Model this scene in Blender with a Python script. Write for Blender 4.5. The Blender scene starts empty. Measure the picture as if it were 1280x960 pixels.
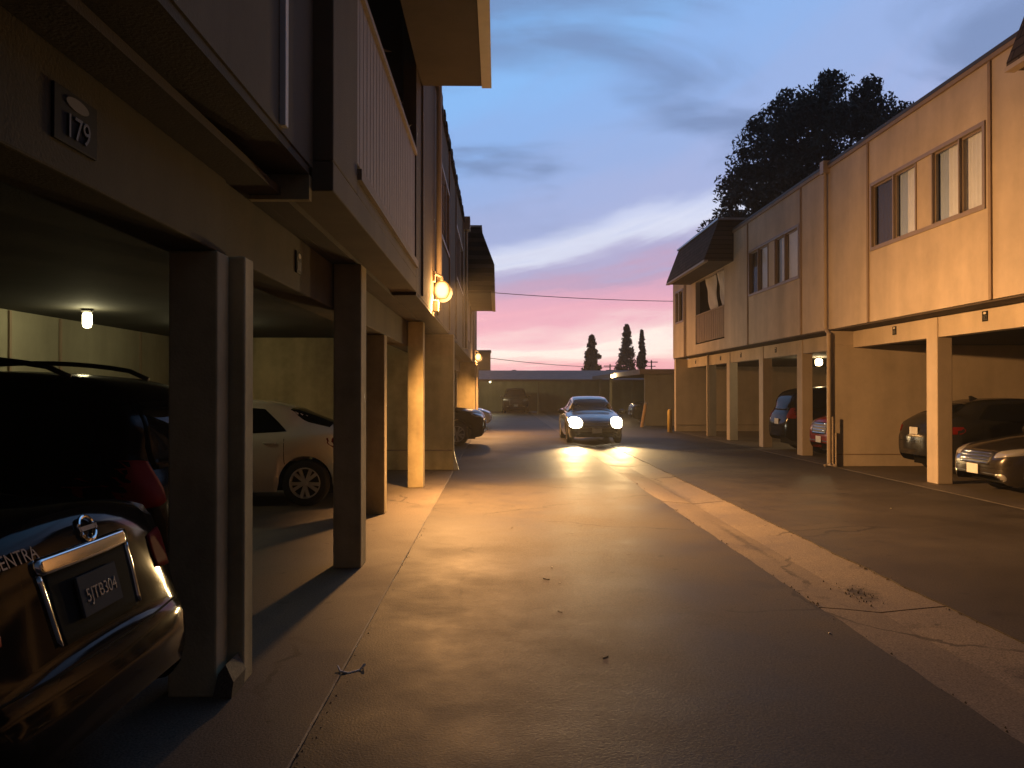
import bpy, bmesh, math, random
import numpy as np
from mathutils import Vector, Matrix, Euler
from mathutils.bvhtree import BVHTree

R = math.radians
rnd = random.Random(7)
scene = bpy.context.scene
col = scene.collection
PI = math.pi

# ------------------------------------------------------------------ tagging
def tag(o, label=None, cat=None, group=None, kind=None):
    if label: o['label'] = label
    if cat: o['category'] = cat
    if group: o['group'] = group
    if kind: o['kind'] = kind
    return o

def thing(name, label, cat, loc=(0, 0, 0), rz=0, group=None):
    o = bpy.data.objects.new(name, None)
    o.empty_display_size = .2
    col.objects.link(o)
    o.location = loc
    o.rotation_euler = (0, 0, rz)
    return tag(o, label, cat, group)

# ------------------------------------------------------------------ materials
MATS = {}
def newmat(name):
    m = bpy.data.materials.new(name)
    m.use_nodes = True
    nt = m.node_tree
    for n in list(nt.nodes): nt.nodes.remove(n)
    out = nt.nodes.new('ShaderNodeOutputMaterial')
    return m, nt, out

def mat(name, base, rough=.6, metal=0, var=0, scale=4, detail=6, bump=0, bscale=40, coat=0, spec=.5, stretch=(1, 1, 1), rvar=0, ior=1.5):
    if name in MATS: return MATS[name]
    m, nt, out = newmat(name)
    N = nt.nodes.new; L = nt.links.new
    p = N('ShaderNodeBsdfPrincipled')
    p.inputs['Base Color'].default_value = (*base, 1)
    p.inputs['Roughness'].default_value = rough
    p.inputs['Metallic'].default_value = metal; p.inputs['IOR'].default_value = ior
    p.inputs['Specular IOR Level'].default_value = spec
    if coat:
        p.inputs['Coat Weight'].default_value = coat
        p.inputs['Coat Roughness'].default_value = .04
    L(p.outputs[0], out.inputs[0])
    tc = N('ShaderNodeTexCoord')
    mp = N('ShaderNodeMapping'); mp.inputs['Scale'].default_value = stretch
    L(tc.outputs['Object'], mp.inputs[0])
    if var:
        n = N('ShaderNodeTexNoise'); n.inputs['Scale'].default_value = scale
        n.inputs['Detail'].default_value = detail; n.inputs['Roughness'].default_value = .65
        L(mp.outputs[0], n.inputs['Vector'])
        r = N('ShaderNodeMapRange'); r.inputs['From Min'].default_value = .3; r.inputs['From Max'].default_value = .7
        r.inputs['To Min'].default_value = 1 - var; r.inputs['To Max'].default_value = 1 + var
        L(n.outputs['Fac'], r.inputs['Value'])
        mx = N('ShaderNodeMix'); mx.data_type = 'RGBA'; mx.blend_type = 'MULTIPLY'; mx.inputs['Factor'].default_value = 1
        mx.inputs['A'].default_value = (*base, 1)
        L(r.outputs[0], mx.inputs['B'])
        L(mx.outputs['Result'], p.inputs['Base Color'])
        if rvar:
            r2 = N('ShaderNodeMapRange'); r2.inputs['From Min'].default_value = .3; r2.inputs['From Max'].default_value = .7
            r2.inputs['To Min'].default_value = rough - rvar; r2.inputs['To Max'].default_value = rough + rvar
            L(n.outputs['Fac'], r2.inputs['Value']); L(r2.outputs[0], p.inputs['Roughness'])
    if bump:
        n2 = N('ShaderNodeTexNoise'); n2.inputs['Scale'].default_value = bscale; n2.inputs['Detail'].default_value = 5
        L(tc.outputs['Object'], n2.inputs['Vector'])
        b = N('ShaderNodeBump'); b.inputs['Strength'].default_value = bump; b.inputs['Distance'].default_value = .01
        L(n2.outputs['Fac'], b.inputs['Height']); L(b.outputs[0], p.inputs['Normal'])
    MATS[name] = m
    return m

def globemat(name, edge, core, s_edge, s_core):
    """a frosted lamp globe with its glare painted in: hot middle, orange edge"""
    m, nt, out = newmat(name); N = nt.nodes.new; L = nt.links.new
    lw = N('ShaderNodeLayerWeight'); lw.inputs[0].default_value = .5
    r = N('ShaderNodeMapRange'); r.interpolation_type = 'SMOOTHSTEP'; r.inputs['From Min'].default_value = .62; r.inputs['From Max'].default_value = .06
    L(lw.outputs['Facing'], r.inputs['Value'])
    mx = N('ShaderNodeMix'); mx.data_type = 'RGBA'; L(r.outputs[0], mx.inputs['Factor'])
    mx.inputs['A'].default_value = (*[c * s_edge for c in edge], 1); mx.inputs['B'].default_value = (*[c * s_core for c in core], 1)
    e = N('ShaderNodeEmission'); L(mx.outputs['Result'], e.inputs[0]); L(e.outputs[0], out.inputs[0])
    return m

def beammat(name, cy, cz, strength):
    """headlight lens: bright bulb and reflector in the middle, glare painted as a dim warm edge"""
    m, nt, out = newmat(name); N = nt.nodes.new; L = nt.links.new
    tc = N('ShaderNodeTexCoord'); sp = N('ShaderNodeSeparateXYZ'); L(tc.outputs['Object'], sp.inputs[0])
    ab = N('ShaderNodeMath'); ab.operation = 'ABSOLUTE'; L(sp.outputs['Y'], ab.inputs[0])
    cb = N('ShaderNodeCombineXYZ'); L(ab.outputs[0], cb.inputs[0]); L(sp.outputs['Z'], cb.inputs[1])
    d = N('ShaderNodeVectorMath'); d.operation = 'DISTANCE'; d.inputs[1].default_value = (cy, cz, 0); L(cb.outputs[0], d.inputs[0])
    r = N('ShaderNodeMapRange'); r.interpolation_type = 'SMOOTHSTEP'; r.inputs['From Min'].default_value = .24; r.inputs['From Max'].default_value = .07
    L(d.outputs['Value'], r.inputs['Value'])
    mx = N('ShaderNodeMix'); mx.data_type = 'RGBA'; L(r.outputs[0], mx.inputs['Factor'])
    mx.inputs['A'].default_value = (.55, .38, .17, 1); mx.inputs['B'].default_value = (strength, strength * .9, strength * .66, 1)
    e = N('ShaderNodeEmission'); L(mx.outputs['Result'], e.inputs[0]); L(e.outputs[0], out.inputs[0])
    return m

def emat(name, colr, strength):
    m, nt, out = newmat(name)
    e = nt.nodes.new('ShaderNodeEmission'); e.inputs[0].default_value = (*colr, 1); e.inputs[1].default_value = strength
    nt.links.new(e.outputs[0], out.inputs[0])
    return m

def glassmat(name, tint=(.93, .96, 1), refl=.0):
    m, nt, out = newmat(name)
    N = nt.nodes.new; L = nt.links.new
    t = N('ShaderNodeBsdfTransparent'); t.inputs[0].default_value = (*tint, 1)
    g = N('ShaderNodeBsdfGlossy'); g.inputs['Roughness'].default_value = .02
    f = N('ShaderNodeLayerWeight'); f.inputs[0].default_value = .5
    pw = N('ShaderNodeMath'); pw.operation = 'POWER'; pw.inputs[1].default_value = 5; L(f.outputs['Facing'], pw.inputs[0])
    a = N('ShaderNodeMath'); a.operation = 'MULTIPLY_ADD'; a.inputs[1].default_value = .12; a.inputs[2].default_value = .012 + refl; a.use_clamp = True
    L(pw.outputs[0], a.inputs[0])
    mx = N('ShaderNodeMixShader')
    L(a.outputs[0], mx.inputs[0]); L(t.outputs[0], mx.inputs[1]); L(g.outputs[0], mx.inputs[2])
    L(mx.outputs[0], out.inputs[0])
    return m

def stucco(name, base, dirt=.12):
    m, nt, out = newmat(name)
    N = nt.nodes.new; L = nt.links.new
    p = N('ShaderNodeBsdfPrincipled'); p.inputs['Roughness'].default_value = .88
    p.inputs['Specular IOR Level'].default_value = .25
    tc = N('ShaderNodeTexCoord')
    a = N('ShaderNodeTexNoise'); a.inputs['Scale'].default_value = 1.1; a.inputs['Detail'].default_value = 8; a.inputs['Roughness'].default_value = .7
    L(tc.outputs['Object'], a.inputs['Vector'])
    mp = N('ShaderNodeMapping'); mp.inputs['Scale'].default_value = (1.6, 1.6, .22)
    L(tc.outputs['Object'], mp.inputs[0])
    s = N('ShaderNodeTexNoise'); s.inputs['Scale'].default_value = 1.2; s.inputs['Detail'].default_value = 6
    L(mp.outputs[0], s.inputs['Vector'])
    ad = N('ShaderNodeMath'); ad.operation = 'ADD'; L(a.outputs['Fac'], ad.inputs[0]); L(s.outputs['Fac'], ad.inputs[1])
    r = N('ShaderNodeMapRange'); r.inputs['From Min'].default_value = .75; r.inputs['From Max'].default_value = 1.25
    r.inputs['To Min'].default_value = 1 - dirt * 1.6; r.inputs['To Max'].default_value = 1 + dirt
    L(ad.outputs[0], r.inputs['Value'])
    mx = N('ShaderNodeMix'); mx.data_type = 'RGBA'; mx.blend_type = 'MULTIPLY'; mx.inputs['Factor'].default_value = 1
    mx.inputs['A'].default_value = (*base, 1); L(r.outputs[0], mx.inputs['B'])
    L(mx.outputs['Result'], p.inputs['Base Color'])
    n2 = N('ShaderNodeTexNoise'); n2.inputs['Scale'].default_value = 70; n2.inputs['Detail'].default_value = 4
    L(tc.outputs['Object'], n2.inputs['Vector'])
    b = N('ShaderNodeBump'); b.inputs['Strength'].default_value = .35; b.inputs['Distance'].default_value = .008
    L(n2.outputs['Fac'], b.inputs['Height']); L(b.outputs[0], p.inputs['Normal'])
    L(p.outputs[0], out.inputs[0])
    return m

def pavement(name, base, var, rough, rvar, stain=None, fine=120, bumpS=.35, streak=(1, 1, 1)):
    """asphalt / concrete: broad patches, fine aggregate, cracks, roughness that varies"""
    m, nt, out = newmat(name)
    N = nt.nodes.new; L = nt.links.new
    p = N('ShaderNodeBsdfPrincipled'); p.inputs['Specular IOR Level'].default_value = .22
    tc = N('ShaderNodeTexCoord')
    mp = N('ShaderNodeMapping'); mp.inputs['Scale'].default_value = streak
    L(tc.outputs['Object'], mp.inputs[0])
    a = N('ShaderNodeTexNoise'); a.inputs['Scale'].default_value = .55; a.inputs['Detail'].default_value = 9; a.inputs['Roughness'].default_value = .68
    L(mp.outputs[0], a.inputs['Vector'])
    f = N('ShaderNodeTexNoise'); f.inputs['Scale'].default_value = fine; f.inputs['Detail'].default_value = 3
    L(tc.outputs['Object'], f.inputs['Vector'])
    r = N('ShaderNodeMapRange'); r.inputs['From Min'].default_value = .32; r.inputs['From Max'].default_value = .68
    r.inputs['To Min'].default_value = 1 - var; r.inputs['To Max'].default_value = 1 + var
    L(a.outputs['Fac'], r.inputs['Value'])
    r3 = N('ShaderNodeMapRange'); r3.inputs['From Min'].default_value = .3; r3.inputs['From Max'].default_value = .7
    r3.inputs['To Min'].default_value = .5; r3.inputs['To Max'].default_value = 1.5
    L(f.outputs['Fac'], r3.inputs['Value'])
    mu = N('ShaderNodeMath'); mu.operation = 'MULTIPLY'; L(r.outputs[0], mu.inputs[0]); L(r3.outputs[0], mu.inputs[1])
    last = mu.outputs[0]
    # worn blotches and oil spots with a shape of their own
    v = N('ShaderNodeTexNoise'); v.inputs['Scale'].default_value = 2.1; v.inputs['Detail'].default_value = 5; v.inputs['Distortion'].default_value = .6
    L(tc.outputs['Object'], v.inputs['Vector'])
    rv = N('ShaderNodeMapRange'); rv.inputs['From Min'].default_value = .62; rv.inputs['From Max'].default_value = .74
    rv.inputs['To Min'].default_value = 1; rv.inputs['To Max'].default_value = .62
    L(v.outputs['Fac'], rv.inputs['Value'])
    m2 = N('ShaderNodeMath'); m2.operation = 'MULTIPLY'; L(last, m2.inputs[0]); L(rv.outputs[0], m2.inputs[1]); last = m2.outputs[0]
    if stain:
        for (sx, sy, rx, ry, dk) in stain:
            ms = N('ShaderNodeMapping'); ms.inputs['Location'].default_value = (-sx / rx, -sy / ry, 0); ms.inputs['Scale'].default_value = (1 / rx, 1 / ry, 0)
            L(tc.outputs['Object'], ms.inputs[0])
            ln = N('ShaderNodeVectorMath'); ln.operation = 'LENGTH'; L(ms.outputs[0], ln.inputs[0])
            nz = N('ShaderNodeTexNoise'); nz.inputs['Scale'].default_value = 14; nz.inputs['Detail'].default_value = 5
            L(tc.outputs['Object'], nz.inputs['Vector'])
            su = N('ShaderNodeMath'); su.operation = 'ADD'; L(ln.outputs['Value'], su.inputs[0])
            n3 = N('ShaderNodeMath'); n3.operation = 'MULTIPLY'; n3.inputs[1].default_value = 1.5; L(nz.outputs['Fac'], n3.inputs[0]); L(n3.outputs[0], su.inputs[1])
            rs = N('ShaderNodeMapRange'); rs.inputs['From Min'].default_value = 1.0; rs.inputs['From Max'].default_value = 1.7
            rs.inputs['To Min'].default_value = dk; rs.inputs['To Max'].default_value = 1
            L(su.outputs[0], rs.inputs['Value'])
            m3 = N('ShaderNodeMath'); m3.operation = 'MULTIPLY'; L(last, m3.inputs[0]); L(rs.outputs[0], m3.inputs[1]); last = m3.outputs[0]
    os_ = N('ShaderNodeTexNoise'); os_.inputs['Scale'].default_value = 6.5; os_.inputs['Detail'].default_value = 3
    L(tc.outputs['Object'], os_.inputs['Vector'])
    ro = N('ShaderNodeMapRange'); ro.inputs['From Min'].default_value = .68; ro.inputs['From Max'].default_value = .74; ro.inputs['To Min'].default_value = 1; ro.inputs['To Max'].default_value = .5
    L(os_.outputs['Fac'], ro.inputs['Value'])
    m5 = N('ShaderNodeMath'); m5.operation = 'MULTIPLY'; L(last, m5.inputs[0]); L(ro.outputs[0], m5.inputs[1]); last = m5.outputs[0]
    # hairline cracks in places
    vo = N('ShaderNodeTexVoronoi'); vo.feature = 'DISTANCE_TO_EDGE'; vo.inputs['Scale'].default_value = .42
    dn = N('ShaderNodeTexNoise'); dn.inputs['Scale'].default_value = 1.6; dn.inputs['Detail'].default_value = 6
    L(tc.outputs['Object'], dn.inputs['Vector'])
    av = N('ShaderNodeMix'); av.data_type = 'VECTOR'; av.inputs['Factor'].default_value = .35
    L(tc.outputs['Object'], av.inputs['A']); L(dn.outputs['Color'], av.inputs['B']); L(av.outputs['Result'], vo.inputs['Vector'])
    rc = N('ShaderNodeMapRange'); rc.inputs['From Min'].default_value = .0015; rc.inputs['From Max'].default_value = .006; rc.inputs['To Min'].default_value = 0; rc.inputs['To Max'].default_value = 1
    L(vo.outputs['Distance'], rc.inputs['Value'])
    mk = N('ShaderNodeMapRange'); mk.inputs['From Min'].default_value = .48; mk.inputs['From Max'].default_value = .56; mk.inputs['To Min'].default_value = 1; mk.inputs['To Max'].default_value = .45
    L(a.outputs['Fac'], mk.inputs['Value'])
    mc = N('ShaderNodeMath'); mc.operation = 'MAXIMUM'; L(rc.outputs[0], mc.inputs[0]); L(mk.outputs[0], mc.inputs[1])
    m4 = N('ShaderNodeMath'); m4.operation = 'MULTIPLY'; L(last, m4.inputs[0]); L(mc.outputs[0], m4.inputs[1]); last = m4.outputs[0]
    mx = N('ShaderNodeMix'); mx.data_type = 'RGBA'; mx.blend_type = 'MULTIPLY'; mx.inputs['Factor'].default_value = 1
    mx.inputs['A'].default_value = (*base, 1); L(last, mx.inputs['B'])
    L(mx.outputs['Result'], p.inputs['Base Color'])
    rr = N('ShaderNodeMapRange'); rr.inputs['From Min'].default_value = .35; rr.inputs['From Max'].default_value = .65
    rr.inputs['To Min'].default_value = rough - rvar; rr.inputs['To Max'].default_value = rough + rvar
    L(a.outputs['Fac'], rr.inputs['Value']); L(rr.outputs[0], p.inputs['Roughness'])
    h = N('ShaderNodeMath'); h.operation = 'MULTIPLY_ADD'; h.inputs[1].default_value = .9
    w = N('ShaderNodeTexNoise'); w.inputs['Scale'].default_value = 3.0; w.inputs['Detail'].default_value = 4
    L(tc.outputs['Object'], w.inputs['Vector'])
    L(w.outputs['Fac'], h.inputs[0]); L(f.outputs['Fac'], h.inputs[2])
    b = N('ShaderNodeBump'); b.inputs['Strength'].default_value = bumpS; b.inputs['Distance'].default_value = .004
    L(h.outputs[0], b.inputs['Height']); L(b.outputs[0], p.inputs['Normal'])
    L(p.outputs[0], out.inputs[0])
    return m

def shinglemat(name, base):
    m, nt, out = newmat(name)
    N = nt.nodes.new; L = nt.links.new
    p = N('ShaderNodeBsdfPrincipled'); p.inputs['Roughness'].default_value = .9; p.inputs['Specular IOR Level'].default_value = .2
    tc = N('ShaderNodeTexCoord')
    mp = N('ShaderNodeMapping'); mp.inputs['Rotation'].default_value = (0, R(90), R(90))
    L(tc.outputs['Object'], mp.inputs[0])
    sx = N('ShaderNodeSeparateXYZ'); L(tc.outputs['Object'], sx.inputs[0])
    cb = N('ShaderNodeCombineXYZ'); L(sx.outputs['Y'], cb.inputs[0]); L(sx.outputs['Z'], cb.inputs[1])
    br = N('ShaderNodeTexBrick'); br.inputs['Scale'].default_value = 1
    br.inputs['Brick Width'].default_value = .3; br.inputs['Row Height'].default_value = .14; br.inputs['Mortar Size'].default_value = .012
    br.inputs['Color1'].default_value = (*[c * .75 for c in base], 1); br.inputs['Color2'].default_value = (*[c * 1.3 for c in base], 1)
    br.inputs['Mortar'].default_value = (*[c * .3 for c in base], 1)
    L(cb.outputs[0], br.inputs['Vector']); L(br.outputs['Color'], p.inputs['Base Color'])
    b = N('ShaderNodeBump'); b.inputs['Strength'].default_value = .8; b.inputs['Distance'].default_value = .015; b.invert = True
    L(br.outputs['Fac'], b.inputs['Height']); L(b.outputs[0], p.inputs['Normal'])
    L(p.outputs[0], out.inputs[0])
    return m

# ------------------------------------------------------------------ mesh builder
class MB:
    def __init__(s): s.v = []; s.f = []
    def box(s, x0, x1, y0, y1, z0, z1):
        if x0 > x1: x0, x1 = x1, x0
        if y0 > y1: y0, y1 = y1, y0
        if z0 > z1: z0, z1 = z1, z0
        b = len(s.v)
        s.v += [(x0, y0, z0), (x1, y0, z0), (x1, y1, z0), (x0, y1, z0), (x0, y0, z1), (x1, y0, z1), (x1, y1, z1), (x0, y1, z1)]
        s.f += [tuple(b + i for i in q) for q in ((0, 3, 2, 1), (4, 5, 6, 7), (0, 1, 5, 4), (1, 2, 6, 5), (2, 3, 7, 6), (3, 0, 4, 7))]
        return s
    def prism(s, poly, a0, a1, axis='y'):
        """poly: 2D outline; extruded along an axis. axis y: poly=(x,z); x: poly=(y,z); z: poly=(x,y)"""
        n = len(poly); b = len(s.v)
        for a in (a0, a1):
            for (p, q) in poly:
                s.v.append({'y': (p, a, q), 'x': (a, p, q), 'z': (p, q, a)}[axis])
        s.f.append(tuple(b + i for i in range(n))); s.f.append(tuple(b + n + i for i in reversed(range(n))))
        for i in range(n):
            j = (i + 1) % n
            s.f.append((b + i, b + n + i, b + n + j, b + j))
        return s
    def tube(s, pts, rad, n=8, cap=True):
        pts = [Vector(p) for p in pts]; b = len(s.v)
        if not hasattr(rad, '__len__'): rad = [rad] * len(pts)
        ref = Vector((0, 0, 1))
        for i, p in enumerate(pts):
            t = (pts[min(i + 1, len(pts) - 1)] - pts[max(i - 1, 0)]).normalized()
            rf = ref if abs(t.dot(ref)) < .95 else Vector((1, 0, 0))
            u = t.cross(rf).normalized(); w = t.cross(u)
            for k in range(n):
                a = 2 * PI * k / n
                s.v.append(tuple(p + (u * math.cos(a) + w * math.sin(a)) * rad[i]))
        for i in range(len(pts) - 1):
            for k in range(n):
                k2 = (k + 1) % n
                s.f.append((b + i * n + k, b + i * n + k2, b + (i + 1) * n + k2, b + (i + 1) * n + k))
        if cap:
            s.f.append(tuple(b + k for k in reversed(range(n)))); e = b + (len(pts) - 1) * n
            s.f.append(tuple(e + k for k in range(n)))
        return s
    def lathe(s, prof, c=(0, 0, 0), axis='z', n=24, cap=True):
        b = len(s.v)
        for (r, h) in prof:
            for k in range(n):
                a = 2 * PI * k / n; p, q = r * math.cos(a), r * math.sin(a)
                d = {'z': (p, q, h), 'y': (p, h, q), 'x': (h, p, q)}[axis]
                s.v.append((c[0] + d[0], c[1] + d[1], c[2] + d[2]))
        for i in range(len(prof) - 1):
            for k in range(n):
                k2 = (k + 1) % n
                s.f.append((b + i * n + k, b + i * n + k2, b + (i + 1) * n + k2, b + (i + 1) * n + k))
        if cap:
            s.f.append(tuple(b + k for k in reversed(range(n)))); e = b + (len(prof) - 1) * n
            s.f.append(tuple(e + k for k in range(n)))
        return s
    def grid(s, P):
        """P: 2D list of points"""
        b = len(s.v); n = len(P[0])
        for row in P: s.v += [tuple(p) for p in row]
        for i in range(len(P) - 1):
            for j in range(n - 1):
                s.f.append((b + i * n + j, b + i * n + j + 1, b + (i + 1) * n + j + 1, b + (i + 1) * n + j))
        return s
    def build(s, name, m, parent=None, world=True, smooth=False, bevel=0, solid=0):
        me = bpy.data.meshes.new(name)
        off = Vector((0, 0, 0))
        if parent is not None and world:
            q = parent
            while q is not None: off += q.location; q = q.parent
        me.from_pydata([tuple(Vector(p) - off) for p in s.v], [], s.f)
        bm = bmesh.new(); bm.from_mesh(me); bmesh.ops.recalc_face_normals(bm, faces=bm.faces); bm.to_mesh(me); bm.free()
        me.materials.append(m)
        if smooth:
            for p in me.polygons: p.use_smooth = True
        o = bpy.data.objects.new(name, me); col.objects.link(o)
        if parent is not None: o.parent = parent
        if bevel:
            b = o.modifiers.new('bevel', 'BEVEL'); b.width = bevel; b.segments = 2; b.limit_method = 'ANGLE'
        if solid:
            b = o.modifiers.new('solid', 'SOLIDIFY'); b.thickness = solid
        return o

def text_mesh(name, body, size, m, parent, loc, rot, extrude=.003, align='CENTER'):
    cu = bpy.data.curves.new(name, 'FONT'); cu.body = body; cu.size = size; cu.extrude = extrude
    cu.align_x = align; cu.align_y = 'CENTER'
    t = bpy.data.objects.new(name + '_curve', cu); col.objects.link(t)
    dg = bpy.context.evaluated_depsgraph_get()
    me = bpy.data.meshes.new_from_object(t.evaluated_get(dg))
    bpy.data.objects.remove(t); bpy.data.curves.remove(cu)
    me.materials.clear(); me.materials.append(m); me.name = name
    o = bpy.data.objects.new(name, me); col.objects.link(o)
    o.parent = parent; o.location = loc; o.rotation_euler = rot
    return o

# ------------------------------------------------------------------ shared materials
M = {}
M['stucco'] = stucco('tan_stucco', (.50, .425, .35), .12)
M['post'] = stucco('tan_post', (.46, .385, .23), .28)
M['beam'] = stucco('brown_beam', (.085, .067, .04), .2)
M['stuccoL'] = stucco('tan_stucco_shaded', (.15, .115, .078), .12)  # same tan paint as the right block, its shade put into the colour
M['trim'] = mat('brown_trim', (.27, .20, .14), .75, var=.12, scale=3, bump=.15)
M['trimL'] = mat('tan_trim', (.24, .185, .14), .75, var=.12, scale=3, bump=.15)
M['boards'] = mat('railing_boards', (.34, .275, .235), .8, var=.15, scale=4, stretch=(3, 3, .3), bump=.15)
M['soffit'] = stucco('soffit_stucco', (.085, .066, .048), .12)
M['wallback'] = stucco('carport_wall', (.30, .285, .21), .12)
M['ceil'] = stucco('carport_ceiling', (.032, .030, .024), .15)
M['shingle'] = shinglemat('brown_shingle', (.075, .058, .05))
M['roofcap'] = mat('metal_cap', (.45, .46, .48), .4, .6, var=.1)
M['asphalt'] = pavement('asphalt', (.050, .0425, .034), .42, .64, .09, fine=75, bumpS=.5)
M['concrete'] = pavement('gutter_concrete', (.155, .132, .108), .25, .68, .10, stain=[(3.02, 6.85, .14, .42, .3), (2.75, 9.3, .07, 1.6, .6), (3.1, 4.6, .1, .5, .55), (2.95, 14.0, .08, 3.0, .6)], fine=90)
M['apron'] = pavement('apron_concrete', (.095, .080, .064), .25, .68, .10, stain=[(-3.2, 9.2, .5, .4, .55), (9.2, 12.9, .7, .5, .5)], fine=90)
M['ground'] = pavement('open_ground', (.07, .062, .05), .3, .8, .1)
M['glass'] = glassmat('window_glass')
M['curtain'] = mat('curtain', (.80, .78, .78), .85, var=.06, scale=3)
M['curtainblue'] = mat('curtain_blue', (.42, .47, .55), .85, var=.06, scale=3)
M['paneshade'] = mat('pane_shade_brown', (.09, .065, .05), .9)  # brown sheet colour standing in for the dark room behind open panes
M['dark'] = mat('dark_void', (.01, .01, .01), .9)
M['winframe'] = mat('window_frame', (.24, .19, .15), .5, var=.08)
M['rubber'] = mat('rubber', (.012, .012, .012), .8)
M['black'] = mat('black_plastic', (.015, .015, .016), .45)
M['alloy'] = mat('alloy', (.55, .54, .53), .35, .25)
M['chrome'] = mat('chrome', (.75, .75, .76), .08, 1)
M['carglass'] = mat('car_glass', (.006, .0065, .007), .03, ior=1.12)
M['skyglass'] = mat('car_glass_open_sky', (.010, .011, .012), .04, ior=1.5)
M['lens'] = mat('lamp_lens', (.50, .50, .50), .12, .55)
M['tail'] = mat('tail_lens', (.16, .008, .006), .6, spec=.04)
M['plate'] = mat('licence_plate', (.62, .62, .60), .4, var=.05)
M['dimplate'] = mat('dim_plate', (.075, .072, .07), .9, spec=.04, var=.1)  # darkened copy of the licence plate, dim light put into its colour
M['platetext'] = mat('plate_ink', (.06, .07, .16), .5)
M['sign'] = mat('sign_black', (.012, .011, .011), .7, spec=.15)
M['dimoval'] = mat('dim_oval', (.20, .18, .15), .8)  # darker copy of the oval paint, the plaque's dimness put into its colour
M['signink'] = mat('sign_ink', (.085, .08, .075), .5)
M['signoval'] = mat('sign_oval', (.60, .56, .50), .5)
M['pipe'] = mat('painted_pipe', (.38, .31, .24), .55, var=.1)
M['iron'] = mat('dark_iron', (.05, .045, .04), .6)

def paint(name, base, rough=.28, metal=.3):
    return mat(name, base, rough, metal, coat=1.0, var=.03, scale=2)

# ------------------------------------------------------------------ camera
cam = bpy.data.cameras.new('camera')
co = bpy.data.objects.new('camera', cam); col.objects.link(co)
cam.sensor_fit = 'HORIZONTAL'; cam.sensor_width = 36
cam.lens = 36 * 1036 / 1280
cam.clip_end = 3000; cam.clip_start = .05
co.location = (0, 0, 1.65)
co.rotation_euler = (R(90 + .5), 0, R(-1.0))
scene.camera = co

# ------------------------------------------------------------------ world
w = bpy.data.worlds.new('World'); scene.world = w; w.use_nodes = True
nt = w.node_tree
for n in list(nt.nodes): nt.nodes.remove(n)
N = nt.nodes.new; L = nt.links.new
def Mth(op, a, b=None, c=None, clamp=False):
    n = N('ShaderNodeMath'); n.operation = op; n.use_clamp = clamp
    for i, q in enumerate((a, b, c)):
        if q is None: continue
        if isinstance(q, (int, float)): n.inputs[i].default_value = q
        else: L(q, n.inputs[i])
    return n.outputs[0]
tc = N('ShaderNodeTexCoord'); sp = N('ShaderNodeSeparateXYZ'); L(tc.outputs['Generated'], sp.inputs[0])
X, Y, Z = sp.outputs
elev = Mth('ARCSINE', Z)
az = Mth('ARCTAN2', X, Y)
azc = Mth('MINIMUM', Mth('MAXIMUM', az, -.5), .5)
zz = Mth('ADD', Mth('MAXIMUM', Z, 0), .16)
cb = N('ShaderNodeCombineXYZ'); L(Mth('DIVIDE', X, zz), cb.inputs[0]); L(Mth('DIVIDE', Y, zz), cb.inputs[1])
def wn(scale, rot, stretch, detail=7, rough=.55, dist=.3, loc=(0, 0, 0)):
    mp = N('ShaderNodeMapping'); mp.inputs['Rotation'].default_value = (0, 0, rot); mp.inputs['Scale'].default_value = stretch; mp.inputs['Location'].default_value = loc
    L(cb.outputs[0], mp.inputs[0])
    t = N('ShaderNodeTexNoise'); t.inputs['Scale'].default_value = scale; t.inputs['Detail'].default_value = detail
    t.inputs['Roughness'].default_value = rough; t.inputs['Distortion'].default_value = dist
    L(mp.outputs[0], t.inputs['Vector']); return t.outputs['Fac']
# second, flat coordinate for streaks near the horizon
cs = N('ShaderNodeCombineXYZ'); L(Mth('MULTIPLY', az, 3.0), cs.inputs[0]); L(Mth('MULTIPLY', Mth('SUBTRACT', elev, Mth('MULTIPLY', Mth('MULTIPLY', azc, elev), 1.3)), 26.0), cs.inputs[1])
sn = N('ShaderNodeTexNoise'); sn.inputs['Scale'].default_value = 1.0; sn.inputs['Detail'].default_value = 6; sn.inputs['Roughness'].default_value = .55; sn.inputs['Distortion'].default_value = .5
L(cs.outputs[0], sn.inputs['Vector'])
streak = sn.outputs['Fac']
e2 = Mth('DIVIDE', elev, Mth('ADD', 1.0, Mth('MULTIPLY', azc, 1.25)))
n1 = wn(.9, .6, (1, 1.5, 1), loc=(3.1, 1.7, 0))
warp = Mth('MULTIPLY', Mth('SUBTRACT', streak, .5), .080)
e3 = Mth('ADD', e2, warp)
e3 = Mth('ADD', e3, Mth('MULTIPLY', Mth('SUBTRACT', n1, .5), .055))
rp = N('ShaderNodeValToRGB'); rp.color_ramp.interpolation = 'EASE'
EMAX = 1.6
stops = [(.0, (.80, .38, .42)), (.022, (.95, .48, .54)), (.034, (1.05, .78, .74)), (.048, (1.12, .98, .90)), (.062, (1.0, .68, .72)),
         (.080, (.90, .45, .58)), (.100, (.80, .42, .58)), (.116, (.56, .38, .58)), (.132, (.46, .44, .70)), (.148, (.74, .78, .96)), (.163, (.62, .68, .92)), (.182, (.40, .47, .77)),
         (.24, (.33, .46, .80)), (.30, (.28, .47, .86)), (.36, (.26, .51, .93)), (.44, (.22, .48, .90)), (.60, (.09, .19, .39)), (.9, (.035, .075, .16)), (1.57, (.02, .04, .09))]
els = rp.color_ramp.elements
while len(els) < len(stops): els.new(.5)
for e, (p, c) in zip(els, stops):
    e.position = p / EMAX; e.color = (*c, 1)
L(Mth('DIVIDE', Mth('MAXIMUM', e3, 0), EMAX), rp.inputs[0])
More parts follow.
